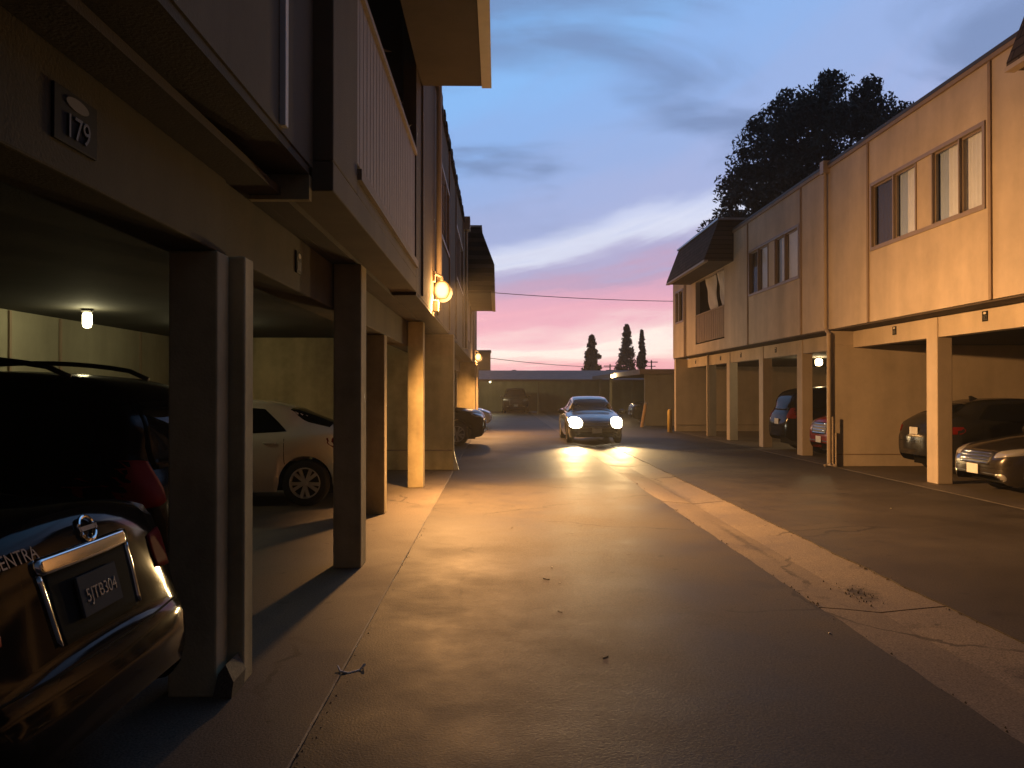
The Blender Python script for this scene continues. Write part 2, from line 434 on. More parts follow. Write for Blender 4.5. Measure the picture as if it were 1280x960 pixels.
# grey-lavender cloud patches higher up
n2 = wn(1.15, -.5, (1, 1.7, 1), detail=8, rough=.5, dist=.7, loc=(.4, 5.2, 0))
cm = N('ShaderNodeMapRange'); cm.interpolation_type = 'SMOOTHSTEP'
cm.inputs['From Min'].default_value = .45; cm.inputs['From Max'].default_value = .64; cm.inputs['To Max'].default_value = .75
L(n2, cm.inputs['Value'])
hi = N('ShaderNodeMapRange'); hi.interpolation_type = 'SMOOTHSTEP'; hi.inputs['From Min'].default_value = .15; hi.inputs['From Max'].default_value = .27
L(elev, hi.inputs['Value'])
mx = N('ShaderNodeMix'); mx.data_type = 'RGBA'
L(Mth('MULTIPLY', cm.outputs[0], hi.outputs[0]), mx.inputs['Factor'])
L(rp.outputs[0], mx.inputs['A']); mx.inputs['B'].default_value = (.17, .245, .45, 1)
# the dome dims away from the afterglow
bk = N('ShaderNodeMapRange'); bk.interpolation_type = 'SMOOTHSTEP'; bk.inputs['From Min'].default_value = -.42; bk.inputs['From Max'].default_value = .85
bk.inputs['To Min'].default_value = .05; bk.inputs['To Max'].default_value = 1.0
L(Y, bk.inputs['Value'])
gr = N('ShaderNodeMapRange'); gr.inputs['From Min'].default_value = -.06; gr.inputs['From Max'].default_value = 0; gr.inputs['To Min'].default_value = .08
L(elev, gr.inputs['Value'])
sc = N('ShaderNodeMix'); sc.data_type = 'RGBA'; sc.blend_type = 'MULTIPLY'; sc.inputs['Factor'].default_value = 1
L(mx.outputs['Result'], sc.inputs['A']); L(Mth('MULTIPLY', bk.outputs[0], gr.outputs[0]), sc.inputs['B'])
bg = N('ShaderNodeBackground'); L(sc.outputs['Result'], bg.inputs[0]); bg.inputs[1].default_value = 1.0
sky = N('ShaderNodeTexSky'); sky.sky_type = 'NISHITA'; sky.sun_disc = False; sky.sun_elevation = R(-1.5); sky.sun_rotation = R(8)
bg2 = N('ShaderNodeBackground'); L(sky.outputs[0], bg2.inputs[0]); bg2.inputs[1].default_value = .05
ads = N('ShaderNodeAddShader'); L(bg.outputs[0], ads.inputs[0]); L(bg2.outputs[0], ads.inputs[1])
wo = N('ShaderNodeOutputWorld'); L(ads.outputs[0], wo.inputs[0])

def lamp(name, kind, loc, power, colr, parent=None, radius=.06, spot=None, blend=.5, aim=None):
    l = bpy.data.lights.new(name, kind); l.energy = power; l.color = colr; l.shadow_soft_size = radius
    if kind == 'SPOT': l.spot_size = spot; l.spot_blend = blend
    o = bpy.data.objects.new(name, l); col.objects.link(o); o.location = loc
    if aim is not None: o.rotation_euler = Vector(aim).to_track_quat('-Z', 'Y').to_euler()
    if parent is not None: o.parent = parent
    return o

# ------------------------------------------------------------------ ground
def struct(o): o['kind'] = 'structure'; return o
g = MB(); g.grid([[(-900, -900, -.14), (900, -900, -.14)], [(-900, 1500, -.14), (900, 1500, -.14)]])
struct(g.build('ground', M['ground']))
def strip(x0, x1, y0, y1, zl, zr, jl, jr, dy=.12, nx=6):
    P = []; y = y0; k = 0
    a = b = 0
    while y <= y1 + 1e-6:
        a = a * .7 + rnd.uniform(-1, 1) * jl; b = b * .7 + rnd.uniform(-1, 1) * jr
        row = []
        row.append((x0 + a, y, -.13))
        for i in range(nx + 1):
            t = i / nx
            row.append((x0 + a + (x1 + b - x0 - a) * t, y, zl + (zr - zl) * t))
        row.append((x1 + b, y, -.13))
        P.append(row); y += dy
    m = MB(); m.grid(P); return m
s = strip(-.893, 2.44, -9, 70, .027, .012, .003, .009)
base = s
s2 = strip(3.42, 7.26, -9, 70, .012, .017, .010, .004)
struct(s.build('alley_asphalt', M['asphalt'])); struct(s2.build('alley_asphalt', M['asphalt']))
m = MB(); m.box(7.262, 26, 33.95, 90, -.13, .006); m.box(-30, -.89, 40.2, 90, -.13, .004); m.box(-.885, 7.26, 70.01, 90, -.13, .008)
struct(m.build('yard_asphalt', M['asphalt']))
# concrete swale laid in slabs
y = -5.9; gp = []
while y < 69:
    y1 = y + 6.1
    P = []
    for yy in np.linspace(y + .012, y1 - .012, 12):
        P.append([(2.40, yy, -.13), (2.40, yy, .004), (2.62, yy, -.012), (2.86, yy, -.035), (2.93, yy, -.042), (3.0, yy, -.035), (3.24, yy, -.012), (3.46, yy, .005), (3.46, yy, -.13)])
    m = MB(); m.grid(P)
    m.f.append(tuple(range(9))); e = len(P) * 9; m.f.append(tuple(range(e - 9, e)))
    gp.append(m); y = y1
allm = MB()
for m in gp:
    b = len(allm.v); allm.v += m.v; allm.f += [tuple(b + i for i in f) for f in m.f]
struct(allm.build('gutter', M['concrete']))
m = MB(); m.box(-6.75, -.895, -9, 40.15, -.13, .032); struct(m.build('apron', M['apron'], bevel=.012))
m = MB(); m.box(7.275, 13.4, -9, 33.9, -.13, .022); struct(m.build('apron', M['apron'], bevel=.01))

dm_ = MB(); rs0 = np.random.RandomState(21)
for k in range(800):
    yv = 3.3 + 24 * rs0.uniform() ** 1.8
    e_ = rs0.choice([2.445, 3.415, -.872]); clus = .5 + .5 * math.sin(yv * 2.3 + e_) * math.sin(yv * .9 + 2 * e_)
    if rs0.uniform() > .2 + clus * .8: continue
    x_ = e_ + rs0.normal() * .022; r_ = rs0.uniform(.003, .010) * (.6 + clus * .7); zz_ = .027 if e_ < 0 else .012
    b = len(dm_.v); a0 = rs0.uniform(0, 6.28)
    for q in range(5): dm_.v.append((x_ + r_ * math.cos(a0 + q * 1.257) * rs0.uniform(.6, 1.2), yv + r_ * 1.5 * math.sin(a0 + q * 1.257), zz_ - .006))
    dm_.v.append((x_, yv, zz_ + r_ * .8)); dm_.f += [(b + q, b + (q + 1) % 5, b + 5) for q in range(5)]
for k in range(60):
    x_ = 3.02 + rs0.normal() * .10; yv = 6.85 + rs0.normal() * .22; r_ = rs0.uniform(.004, .010)
    b = len(dm_.v); a0 = rs0.uniform(0, 6.28)
    for q in range(4): dm_.v.append((x_ + r_ * math.cos(a0 + q * 1.57), yv + r_ * math.sin(a0 + q * 1.57), -.036))
    dm_.v.append((x_, yv, -.026 + r_)); dm_.f += [(b + q, b + (q + 1) % 4, b + 4) for q in range(4)]
tag(dm_.build('dirt', mat('dry_dirt', (.045, .036, .026), .95, var=.3, scale=20), None), 'crumbs of dark dirt gathered along the concrete swale edges', None, None, 'stuff')

# ------------------------------------------------------------------ windows
def corrugated(x, y0, y1, z0, z1, amp=.025, wl=.11, side=1):
    n = max(8, int((y1 - y0) / wl * 6)); P = []
    for i in range(n + 1):
        yy = y0 + (y1 - y0) * i / n
        xx = x + amp * math.sin(2 * PI * (yy - y0) / wl) + .006 * math.sin(13 * yy)
        P.append([(xx, yy, z0), (xx, yy, z1)])
    m = MB(); m.grid(P); return m

def window(parent, Xf, side, y0, y1, z0, z1, cells):
    """Xf: wall face; side: outward sign in X. cells: (a,b,kind) along y from y0"""
    fr = MB(); t = .07; px0, px1 = Xf + side * .025, Xf - side * .10
    fr.box(px0, px1, y0, y1, z0, z0 + t); fr.box(px0, px1, y0, y1, z1 - t, z1)
    fr.box(px0, px1, y0, y0 + t, z0 + t, z1 - t); fr.box(px0, px1, y1 - t, y1, z0 + t, z1 - t)
    edges = [c[0] for c in cells[1:]]
    for e in edges: fr.box(px0 - side * .004, px1, e - .02, e + .02, z0 + t, z1 - t)
    f = fr.build('window', M['winframe'], parent, bevel=.006)
    for (a, b, kind) in cells:
        a2, b2 = (a + .02 if a > y0 + t else y0 + t) + .001, (b - .02 if b < y1 - t else y1 - t) - .001
        if a2 >= b2: continue
        if kind == 'panel':
            m = MB(); m.box(Xf, Xf - side * .09, a2, b2, z0 + t + .001, z1 - t - .001); m.build('panel', M['stucco'], f); continue
        m = MB(); m.box(Xf - side * .045, Xf - side * .052, a2, b2, z0 + t, z1 - t); m.build('pane', M['glass'], f)
        sash = MB(); q = .028; xa, xb = Xf - side * .03, Xf - side * .07
        sash.box(xa, xb, a2, a2 + q, z0 + t, z1 - t); sash.box(xa, xb, b2 - q, b2, z0 + t, z1 - t)
        sash.box(xa, xb, a2 + q, b2 - q, z0 + t, z0 + t + q); sash.box(xa, xb, a2 + q, b2 - q, z1 - t - q, z1 - t)
        sash.build('sash', M['winframe'], f)
        e_ = .17
        if kind == 'curtain': corrugated(Xf - side * .095, a2, b2 + e_, z0 + .06, z1 - .05, .016).build('curtain', M['curtain'], f, smooth=True)
        elif kind == 'half':
            mid = a2 + (b2 - a2) * .62
            corrugated(Xf - side * .095, a2, mid, z0 + .06, z1 - .05, .016).build('curtain', M['curtain'], f, smooth=True)
            corrugated(Xf - side * .115, mid - .03, b2 + e_, z0 + .06, z1 - .05, .010).build('curtain', M['curtainblue'], f, smooth=True)
        else: corrugated(Xf - side * .115, a2, b2 + e_, z0 + .06, z1 - .05, .012, .2).build('curtain', M['paneshade'], f, smooth=True)  # dark sheet added behind the open pane for the room's darkness
    return f

def wall_run(parent, Xf, side, y0, y1, z0, z1, holes, m, th=.16):
    """facade wall with openings (ya, yb, za, zb), one mesh"""
    b = MB(); xa, xb = Xf, Xf - side * th; y = y0
    for (ya, yb, za, zb) in sorted(holes):
        if ya > y: b.box(xa, xb, y, ya, z0, z1)
        b.box(xa, xb, ya, yb, z0, za); b.box(xa, xb, ya, yb, zb, z1)
        y = yb
    if y < y1: b.box(xa, xb, y, y1, z0, z1)
    return b.build('wall', m, parent)

def batten(parent, Xf, side, y, z0, z1, w=.07, m=None):
    b = MB(); b.box(Xf - side * .01, Xf + side * .03, y - w / 2, y + w / 2, z0, z1); return b.build('batten', m or M['trim'], parent, bevel=.004)

def mansard(parent, Xw, side, y0, y1, zb=5.65, zt=6.92, over=.9, skirt=0, trimm=None):
    Xo = Xw + side * over; xt = Xw + side * .45; xi = Xw - side * .5
    lip = .10
    poly = [(xi, zb + .14), (Xw + side * .003, zb + .14), (Xo - side * .02, zb + .02), (Xo, zb + .02), (Xo, zb + lip + skirt), (xt, zt), (xi, zt)]
    poly = [(Xw + side * .004, zb + .04), (Xo, zb + .04), (Xo, zb + lip + skirt), (xt, zt), (Xw + side * .004, zt)]
    m = MB(); m.prism(poly, y0, y1); ms = m.build('mansard', M['shingle'], parent)
    m = MB(); m.box(Xw - side * .9, Xw + side * .003, y0, y1, 6.62, zt - .002)
    m.build('parapet', M['shingle'], ms)
    m = MB(); m.box(Xw - side * .9, xt + side * .05, y0 - .04, y1 + .04, zt, zt + .06); m.build('roof_cap', M['roofcap'], ms)
    m = MB(); m.box(Xw + side * .005, Xo - side * .11, y0 + .01, y1 - .01, zb, zb + .037); m.build('soffit', M['soffit'], ms)
    m = MB(); m.box(Xo - side * .108, Xo + side * .02, y0 - .01, y1 + .01, zb - .02, zb + .037); m.build('fascia', trimm or M['pipe'], ms)
    return ms

ZR = 6.58
# ------------------------------------------------------------------ RIGHT BUILDING
RB = thing('apartment_building', 'tan two-storey apartment block on the right glowing orange, with wide curtained windows over open carports', 'building', (9.5, 14, 0))
XF = 7.25
wz0, wz1 = 4.36, 5.68
holes = [(5.2, 9.3, 3.6, 5.6), (12.15, 15.95, wz0, wz1), (19.75, 23.75, wz0, wz1), (26.35, 30.2, 3.35, 5.63), (32.2, 33.6, wz0, wz1)]
wall_run(RB, XF, -1, -6, 34.1, 3.0, ZR, holes, M['stucco'])
window(RB, XF, -1, 12.15, 15.95, wz0, wz1, [(12.15, 12.85, 'curtain'), (12.85, 13.66, 'half'), (13.66, 14.2, 'panel'), (14.2, 15.02, 'half'), (15.02, 15.95, 'open')])
window(RB, XF, -1, 19.75, 23.75, wz0, wz1, [(19.75, 20.75, 'curtain'), (20.75, 21.5, 'half'), (21.5, 22.05, 'panel'), (22.05, 22.9, 'curtain'), (22.9, 23.75, 'open')])
window(RB, XF, -1, 32.2, 33.6, wz0, wz1, [(32.2, 32.9, 'open'), (32.9, 33.6, 'curtain')])
for yb in (12.03, 16.05, 19.65, 23.85, 32.0): batten(RB, XF, -1, yb, 3.0, ZR - .02)
m = MB(); m.box(XF - .035, XF + .01, 31.7, 31.78, 3.0, ZR - .02); m.build('batten', M['trim'], RB)
m = MB(); m.box(XF - .05, 13.6, -6.1, 34.2, ZR, ZR + .06); m.build('roof', M['iron'], RB)
m = MB(); m.box(XF - .045, XF - .003, -6, 34.1, ZR - .07, ZR - .003); m.build('roof_edge', M['trim'], RB)
# downspout with its hopper, running down the end of the wall fin
m = MB(); m.tube([(XF - .06, 18.03, 6.70), (XF - .06, 18.03, 3.02), (XF - .06, 17.86, 2.9), (XF - .06, 17.86, .10), (XF - .16, 17.86, .03)], .045, 10)
m.box(XF - .14, XF + .05, 17.93, 18.13, 6.42, 6.69); m.build('downspout', M['pipe'], RB, smooth=False)
m = MB(); m.tube([(XF - .03, 17.74, 1.1), (XF - .03, 17.74, .1), (XF - .03, 17.6, .05)], .02, 8); m.tube([(XF + .09, 17.86, .75), (XF + .09, 17.86, .05)], .022, 8)
m.build('water_pipe', M['pipe'], RB)
m = MB(); m.tube([(7.63, 29.95, .02), (7.63, 29.95, 2.99)], .04, 8); m.build('downspout', M['pipe'], RB)
# upper interior: floor and back
m = MB(); m.box(XF + .163, 13.4, -6, 34.1, 2.99, 3.05); m.build('floor_slab', M['soffit'], RB)
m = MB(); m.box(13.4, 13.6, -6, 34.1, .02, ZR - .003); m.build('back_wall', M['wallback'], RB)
m = MB(); m.box(XF + .163, 13.39, 33.95, 34.1, 3.06, ZR - .003); m.build('end_wall', M['stucco'], RB)
m = MB(); m.box(XF + .163, 13.39, -6, -5.85, 3.06, ZR - .003); m.build('end_wall', M['stucco'], RB)
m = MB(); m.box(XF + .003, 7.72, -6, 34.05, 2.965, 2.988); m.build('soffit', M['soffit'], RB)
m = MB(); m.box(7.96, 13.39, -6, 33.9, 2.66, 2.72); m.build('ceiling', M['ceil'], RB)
m = MB(); m.box(7.735, 7.955, -6, 17.89, 2.60, 2.96); m.box(7.735, 7.955, 18.16, 33.6, 2.60, 2.96); m.build('beam', M['stucco'], RB, bevel=.008)
def column(parent, x0, x1, y0, y1, z1, m, z0=.02):
    b = MB(); b.box(x0, x1, y0, y1, z0, z1); return b.build('column', m, parent, bevel=.012)
for yc in (8.0, 11.2, 14.4, 20.85, 23.95, 27.4, 30.1): column(RB, 7.71, 7.98, yc, yc + .37, 2.955, M['stucco'])
for (a, b_) in ((17.9, 18.15), (33.62, 33.9), (-1.0, -.75)):
    m = MB(); m.box(XF + .004, 13.39, a, b_, .02, 2.655); m.box(XF + .004, 7.955, a, b_, 2.655, 2.96); f = m.build('carport_wall', M['stucco'], RB, bevel=.008)
    m = MB(); m.box(XF + .05, 13.38, a - .012, a, .27, .29); m.build('wall_joint', M['trim'], f)
# mansards and balcony
mansard(RB, XF, -1, 4.6, 10.2); mansard(RB, XF, -1, 25.3, 31.0)
def railing(parent, Xf, side, y0, y1, z0, z1, m, name='balcony_railing', pitch=.145, gap=.022):
    b = MB(); y = y0 + .01
    while y < y1 - .05:
        b.box(Xf - side * .02, Xf - side * .045, y, min(y + pitch - gap, y1 - .01), z0 + .08, z1 - .05); y += pitch
    o = b.build(name, m, parent, bevel=.003)
    b = MB(); b.box(Xf - side * .048, Xf - side * .07, y0, y1, z0 + .25, z0 + .33); b.box(Xf - side * .048, Xf - side * .07, y0, y1, z1 - .3, z1 - .22)
    b.build('cross_rail', m, o)
    b = MB(); b.box(Xf + side * .01, Xf - side * .09, y0, y1, z1 - .05, z1); b.build('top_rail', m, o)
    return o
railing(RB, XF, -1, 26.35, 30.2, 3.32, 4.42, M['trim'], pitch=.24, gap=.06)
m = MB(); m.box(XF + .17, 9.2, 26.0, 30.6, 3.055, 3.2); m.box(9.2, 9.3, 26.0, 30.6, 3.06, 6.5); m.box(XF + .17, 9.2, 25.9, 25.99, 3.06, 6.5); m.box(XF + .17, 9.2, 30.61, 30.7, 3.06, 6.5)
m.build('balcony_recess', M['soffit'], RB)

# white drapes tied up in the balcony opening
def drape(y0, y1, zt, zb, yb0, yb1, name, label):
    P = []; nz, ny = 18, 40
    for i in range(nz + 1):
        t = i / nz; row = []
        ya = y0 + (yb0 - y0) * t ** 1.4; yb = y1 + (yb1 - y1) * t ** 1.4
        for j in range(ny + 1):
            u = j / ny
            row.append((XF + .10 + .035 * math.sin(u * 34 + t * 1.5) * (1 - .3 * t) + .02 * math.sin(9 * t + 5 * u), ya + (yb - ya) * u, zt + (zb - zt) * t))
        P.append(row)
    m = MB(); m.grid(P); o = m.build(name, M['curtain'], None, smooth=True, solid=.006)
    return tag(o, label, 'drape', 'white drapes on the balcony')
drape(27.75, 29.1, 5.60, 4.25, 27.55, 28.2, 'balcony_drape', 'wide gathered white drape hanging in the right balcony opening, further one')
drape(26.5, 27.5, 5.61, 4.30, 26.42, 26.75, 'balcony_drape', 'narrow white drape hanging at the near edge of the right balcony opening')

# ------------------------------------------------------------------ LEFT BUILDING
LB = thing('apartment_building', 'dark two-storey apartment block on the left with a boarded balcony and wall lamps', 'building', (-4, 14, 0))
XL = -1.0
m_ = M['stuccoL']
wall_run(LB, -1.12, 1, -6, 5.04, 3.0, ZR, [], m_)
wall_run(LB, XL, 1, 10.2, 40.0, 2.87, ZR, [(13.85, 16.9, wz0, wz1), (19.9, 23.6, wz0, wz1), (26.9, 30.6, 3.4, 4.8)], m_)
m = MB(); m.box(XL, XL - .3, 5.05, 5.92, 3.055, 6.5); m.build('pier', m_, LB, bevel=.01)
m = MB(); m.box(XL, -3.0, 5.05, 10.19, 2.87, 3.05); m.box(XL - .001, XL - .12, 5.921, 10.19, 3.051, 3.22); m.build('balcony_slab', m_, LB, bevel=.008)
m = MB(); m.box(XL + .03, XL - .02, 5.93, 10.18, 3.16, 3.24); m.build('balcony_ledge', M['trim'], LB)
railing(LB, XL + .005, 1, 5.93, 10.19, 3.22, 4.60, M['boards'], pitch=.17, gap=.014)
m = MB(); m.box(-3.0, -3.1, 5.0, 10.4, 3.06, 6.5); m.box(-2.99, -1.17, 10.22, 10.32, 3.06, 6.5); m.box(-2.99, -1.31, 5.06, 5.16, 3.06, 6.5); m.build('balcony_recess', M['soffit'], LB)
window(LB, XL, 1, 13.85, 16.9, wz0, wz1, [(13.85, 14.6, 'curtain'), (14.6, 15.1, 'open'), (15.1, 15.9, 'curtain'), (15.9, 16.9, 'open')])
window(LB, XL, 1, 19.9, 23.6, wz0, wz1, [(19.9, 20.8, 'open'), (20.8, 21.6, 'curtain'), (21.6, 22.2, 'panel'), (22.2, 23.6, 'open')])
m = MB(); m.box(XL - .02, XL - .05, 26.9, 30.6, 3.4, 4.8); m.build('balcony_board', M['trim'], LB)
for yb in (10.9, 13.7, 17.05, 19.75, 23.75, 34.2): batten(LB, XL, 1, yb, 2.9, ZR - .02, m=M['trimL'])
batten(LB, -1.12, 1, 4.3, 3.02, 6.4, .06, M['curtain'])
m = MB(); m.tube([(XL + .07, 13.2, 6.75), (XL + .07, 13.2, 2.95)], .045, 10); m.build('downspout', M['pipe'], LB)
m = MB(); m.tube([(XL + .09, 24.2, 6.4), (XL + .09, 24.2, 2.9)], .045, 10); m.box(XL + .003, XL + .2, 24.0, 24.4, 6.35, 6.72); m.build('downspout', M['pipe'], LB)
m = MB(); m.tube([(-.83, 33.5, .03), (-.83, 33.5, 2.9)], .05, 10); m.build('downspout', M['pipe'], LB)
# ragged shingle roof edge
P = []; y = 10.95
m = MB()
while y < 40.1:
    dz = rnd.uniform(-.02, .03); dx = rnd.uniform(-.01, .02)
    m.box(XL + .05 + dx, XL - .12, y, y + .29, ZR - .03 + dz, ZR + .10 + dz); y += .295
m.build('roof_edge', M['shingle'], LB)
m = MB(); m.box(-6.9, XL - .121, -6, 40.1, ZR + .002, ZR + .06); m.build('roof', M['iron'], LB)
mansard(LB, XL, 1, 3.2, 10.85)
mansard(LB, XL, 1, 26.6, 32.8, zb=4.82, skirt=.80)
m = MB(); m.box(-6.9, -7.1, -6, 40, .03, ZR - .003); m.build('back_wall', M['wallback'], LB)
m = MB(); m.box(-6.88, -6.6, -6, 39.9, .03, 2.75); bw = m.build('carport_back_wall', M['wallback'], LB)
for yy in (3.0, 6.2, 9.4, 11.3, 12.6, 15.4, 21, 24):
    m = MB(); m.box(-6.598, -6.57, yy - .025, yy + .025, .03, 2.74); m.build('wall_batten', M['trim'], bw)
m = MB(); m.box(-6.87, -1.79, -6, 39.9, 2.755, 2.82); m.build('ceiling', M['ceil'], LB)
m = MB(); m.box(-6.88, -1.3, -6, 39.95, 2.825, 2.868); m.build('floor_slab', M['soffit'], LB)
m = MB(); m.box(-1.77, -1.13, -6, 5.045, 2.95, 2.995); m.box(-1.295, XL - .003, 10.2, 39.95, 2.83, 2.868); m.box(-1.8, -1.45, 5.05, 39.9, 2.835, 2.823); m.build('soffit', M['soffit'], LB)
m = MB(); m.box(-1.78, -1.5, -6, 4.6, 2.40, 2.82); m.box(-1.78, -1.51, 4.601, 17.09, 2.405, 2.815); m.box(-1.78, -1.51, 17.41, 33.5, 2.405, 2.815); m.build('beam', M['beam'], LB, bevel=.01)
m = MB(); m.box(-1.49, -1.13, 4.98, 5.046, 2.80, 3.0); m.build('beam_end', M['post'], LB)
column(LB, -1.745, -1.485, 4.42, 4.61, 2.398, M['post'], .03)
column(LB, -1.72, -1.40, 4.615, 4.78, 2.398, M['post'], .03)
column(LB, -1.505, -1.25, 7.62, 7.92, 2.82, M['post'], .03)
column(LB, -1.76, -1.49, 10.95, 11.2, 2.40, M['post'], .03)
column(LB, -1.505, -1.245, 13.9, 14.2, 2.82, M['post'], .03)
for yc in (1.15, 20.6, 24.0, 27.2, 30.4): column(LB, -1.76, -1.49, yc, yc + .25, 2.40, M['post'], .03)
# broken stucco at the foot of the nearest column
m = MB(); m.prism([(-1.50, .03), (-1.40, .03), (-1.39, .12), (-1.43, .21), (-1.47, .16)], 4.40, 4.614); m.build('broken_stucco', M['apron'], LB)
for (a, b_) in ((17.1, 17.4), (33.6, 33.9), (-.9, -.6), (39.7, 39.95)):
    xo = -.905 if a > 0 else -1.5
    m = MB(); m.box(-6.59, xo, a, b_, .03, 2.752); m.box(-1.779, xo, a, b_, 2.752, 2.822); f = m.build('carport_wall', M['post'], LB, bevel=.012)
    m = MB(); m.box(-6.57, xo - .03, a - .012, a, .42, .45); m.build('wall_joint', M['trimL'], f)
m = MB(); m.box(-6.89, -1.17, 39.85, 40.0, 2.88, ZR - .004); m.build('end_wall', m_, LB)
m = MB(); m.box(-6.89, -1.29, -6, -5.9, 2.88, ZR - .004); m.build('end_wall', m_, LB)
# metal guard at the fin corner
m = MB(); m.prism([(-.90, .03), (-.80, .03), (-.90, .42)], 17.08, 17.12); m.build('corner_guard', M['roofcap'], LB)

# pots on the left balcony rail
def pot_plant(x, y, z, label):
    t = thing('potted_plant', label, 'plant', (x, y, z), 0, 'potted plants on the left balcony')
    m = MB(); m.lathe([(.07, 0), (.10, .02), (.125, .22), (.135, .22), (.135, .26), (.11, .26)], (x, y, z), n=16)
    m.build('pot', mat('terracotta', (.30, .16, .11), .8, var=.1), t)
    m = MB()
    for k in range(46):
        a = rnd.uniform(0, 2 * PI); el = rnd.uniform(.1, 1.4); l = rnd.uniform(.12, .3)
        d = Vector((math.cos(a) * math.cos(el), math.sin(a) * math.cos(el), math.sin(el)))
        b0 = Vector((x, y, z + .24)) + d * l * .4; p = b0 + d * l * .6; s_ = d.cross(Vector((0, 0, 1))).normalized() * .035
        q = (b0 + p) / 2
        b = len(m.v); m.v += [tuple(b0), tuple(q + s_), tuple(p - Vector((0, 0, .03))), tuple(q - s_)]; m.f.append((b, b + 1, b + 2, b + 3))
    m.build('foliage', mat('pale_leaf', (.20, .17, .13), .6, var=.2), t)
pot_plant(-1.22, 7.3, 4.38, 'potted plant nearest the viewer on the left balcony rail')
pot_plant(-1.20, 8.6, 4.38, 'middle potted plant on the left balcony rail')
pot_plant(-1.20, 9.8, 4.40, 'potted plant at the far end of the left balcony rail')

# ------------------------------------------------------------------ number plaques
def plaque(x, y, z, side, digits, label, w=.15, h=.165, oval='signoval'):
    t = thing('number_plaque', label, 'sign', (x, y, z), 0, 'carport number plaques')
    m = MB(); m.box(x, x + side * .012, y - w / 2, y + w / 2, z - h / 2, z + h / 2); m.build('plate', M['sign'], t, bevel=.003)
    m = MB(); m.lathe([(1, 0), (.98, .004)], (0, 0, 0), 'x', 20)
    m.v = [(x + side * (.0125 + v[0]), y + v[1] * w * .27, z + h * .30 + v[2] * h * .12) for v in m.v]
    m.build('oval_mark', M[oval], t)
    rz = R(90) if side > 0 else R(-90)
    if digits: text_mesh('numerals', digits, h * .62, M['signink'], t, (side * .0165, 0, -h * .17), (R(90), 0, rz))
    else:
        m = MB()
        for k in (-1, 0, 1):
            m.box(x + side * .0122, x + side * .0145, y + k * w * .24 - .012, y + k * w * .24 + .012, z - h * .36, z + h * .04)
        m.build('numerals', M['signink'], t)
plaque(-1.5, 2.95, 2.60, 1, '179', 'wide black plaque numbered 179 on the beam above the nearest left carport', .30, .19, 'dimoval')
plaque(-1.51, 6.28, 2.62, 1, '', 'dim black plaque on the left beam between the first two columns')
plaque(7.735, 13.0, 2.84, -1, '182', 'black plaque numbered 182 above the parked grey sedan on the right')
plaque(7.735, 16.0, 2.83, -1, '', 'worn grey plaque on the right beam beside the wall fin')
plaque(7.735, 22.9, 2.80, -1, '', 'black plaque on the right beam above the black parked vehicle', .13, .15)
plaque(7.735, 26.2, 2.80, -1, '', 'black plaque on the right beam, third after the downspout pillar', .13, .15)
plaque(7.735, 28.6, 2.80, -1, '', 'black plaque on the right beam just left of the white drapes below the balcony', .13, .15)
plaque(7.735, 32.2, 2.80, -1, '', 'farthest black plaque on the right beam near the building corner', .13, .15)

# ------------------------------------------------------------------ wall lamps and ceiling bulbs
ORANGE = (1.0, .485, .155)
def wall_lamp(x, y, z, power, label, estr):
    t = thing('wall_lamp', label, 'lamp', (x, y, z), 0, 'lit wall lamps')
    m = MB(); m.lathe([(.02, -.15), (.085, -.13), (.12, -.06), (.125, .02), (.10, .09), (.05, .13)], (x + .14, y, z), 'z', 20)
    m.build('globe', globemat('lamp_globe', (1.0, .42, .07), (1.0, .74, .27), 1.0, estr), t, smooth=True)
    m = MB(); m.tube([(x + .003, y, z + .20), (x + .06, y, z + .24), (x + .14, y, z + .20), (x + .14, y, z + .135)], .022, 8); m.box(x + .002, x + .04, y - .06, y + .06, z + .12, z + .28); m.build('bracket', M['pipe'], t)
    m = MB(); m.box(x + .003, x + .09, y - .07, y + .07, z - .34, z - .17); m.build('conduit_box', M['trimL'], t, bevel=.006)
    # the shield on the far side of the globe, shaped to cut the light beyond
    m = MB(); m.grid([[(x + .145 +   .155 * r_ / 5 * math.cos(2 * PI * k / 24), y + .155 - .04 * (r_ / 5) ** 2, z - .035 +   .155 * r_ / 5 * math.sin(2 * PI * k / 24)) for k in range(25)] for r_ in (.01, 1, 2, 3, 4, 5)])
    m.build('shield', mat('shield_black', (.002, .002, .002), 1, spec=0), t, solid=.004)  # near-black colour holds the lamplight on the shield down to an orange rim
    lamp('lamp_light', 'SPOT', (.14, 0, 0), power, ORANGE, t, .11, R(174), .85, aim=(.62, .05, -.78))
    lamp('lamp_glow', 'POINT', (.14, 0, 0), power * .014, ORANGE, t, .11)
    return t
wall_lamp(XL, 12.8, 3.22, 5400, 'bright glowing lamp on the left wall beside the downspout past the balcony', 3.2)
wall_lamp(-.90, 32.4, 3.0, 2800, 'small glowing wall lamp far down the left building, below the jutting mansard', 3.2)
# the point lights sit inside closed globes: the globes themselves must not block them
for o in bpy.data.objects:
    if o.name.startswith('globe'): o.visible_shadow = False

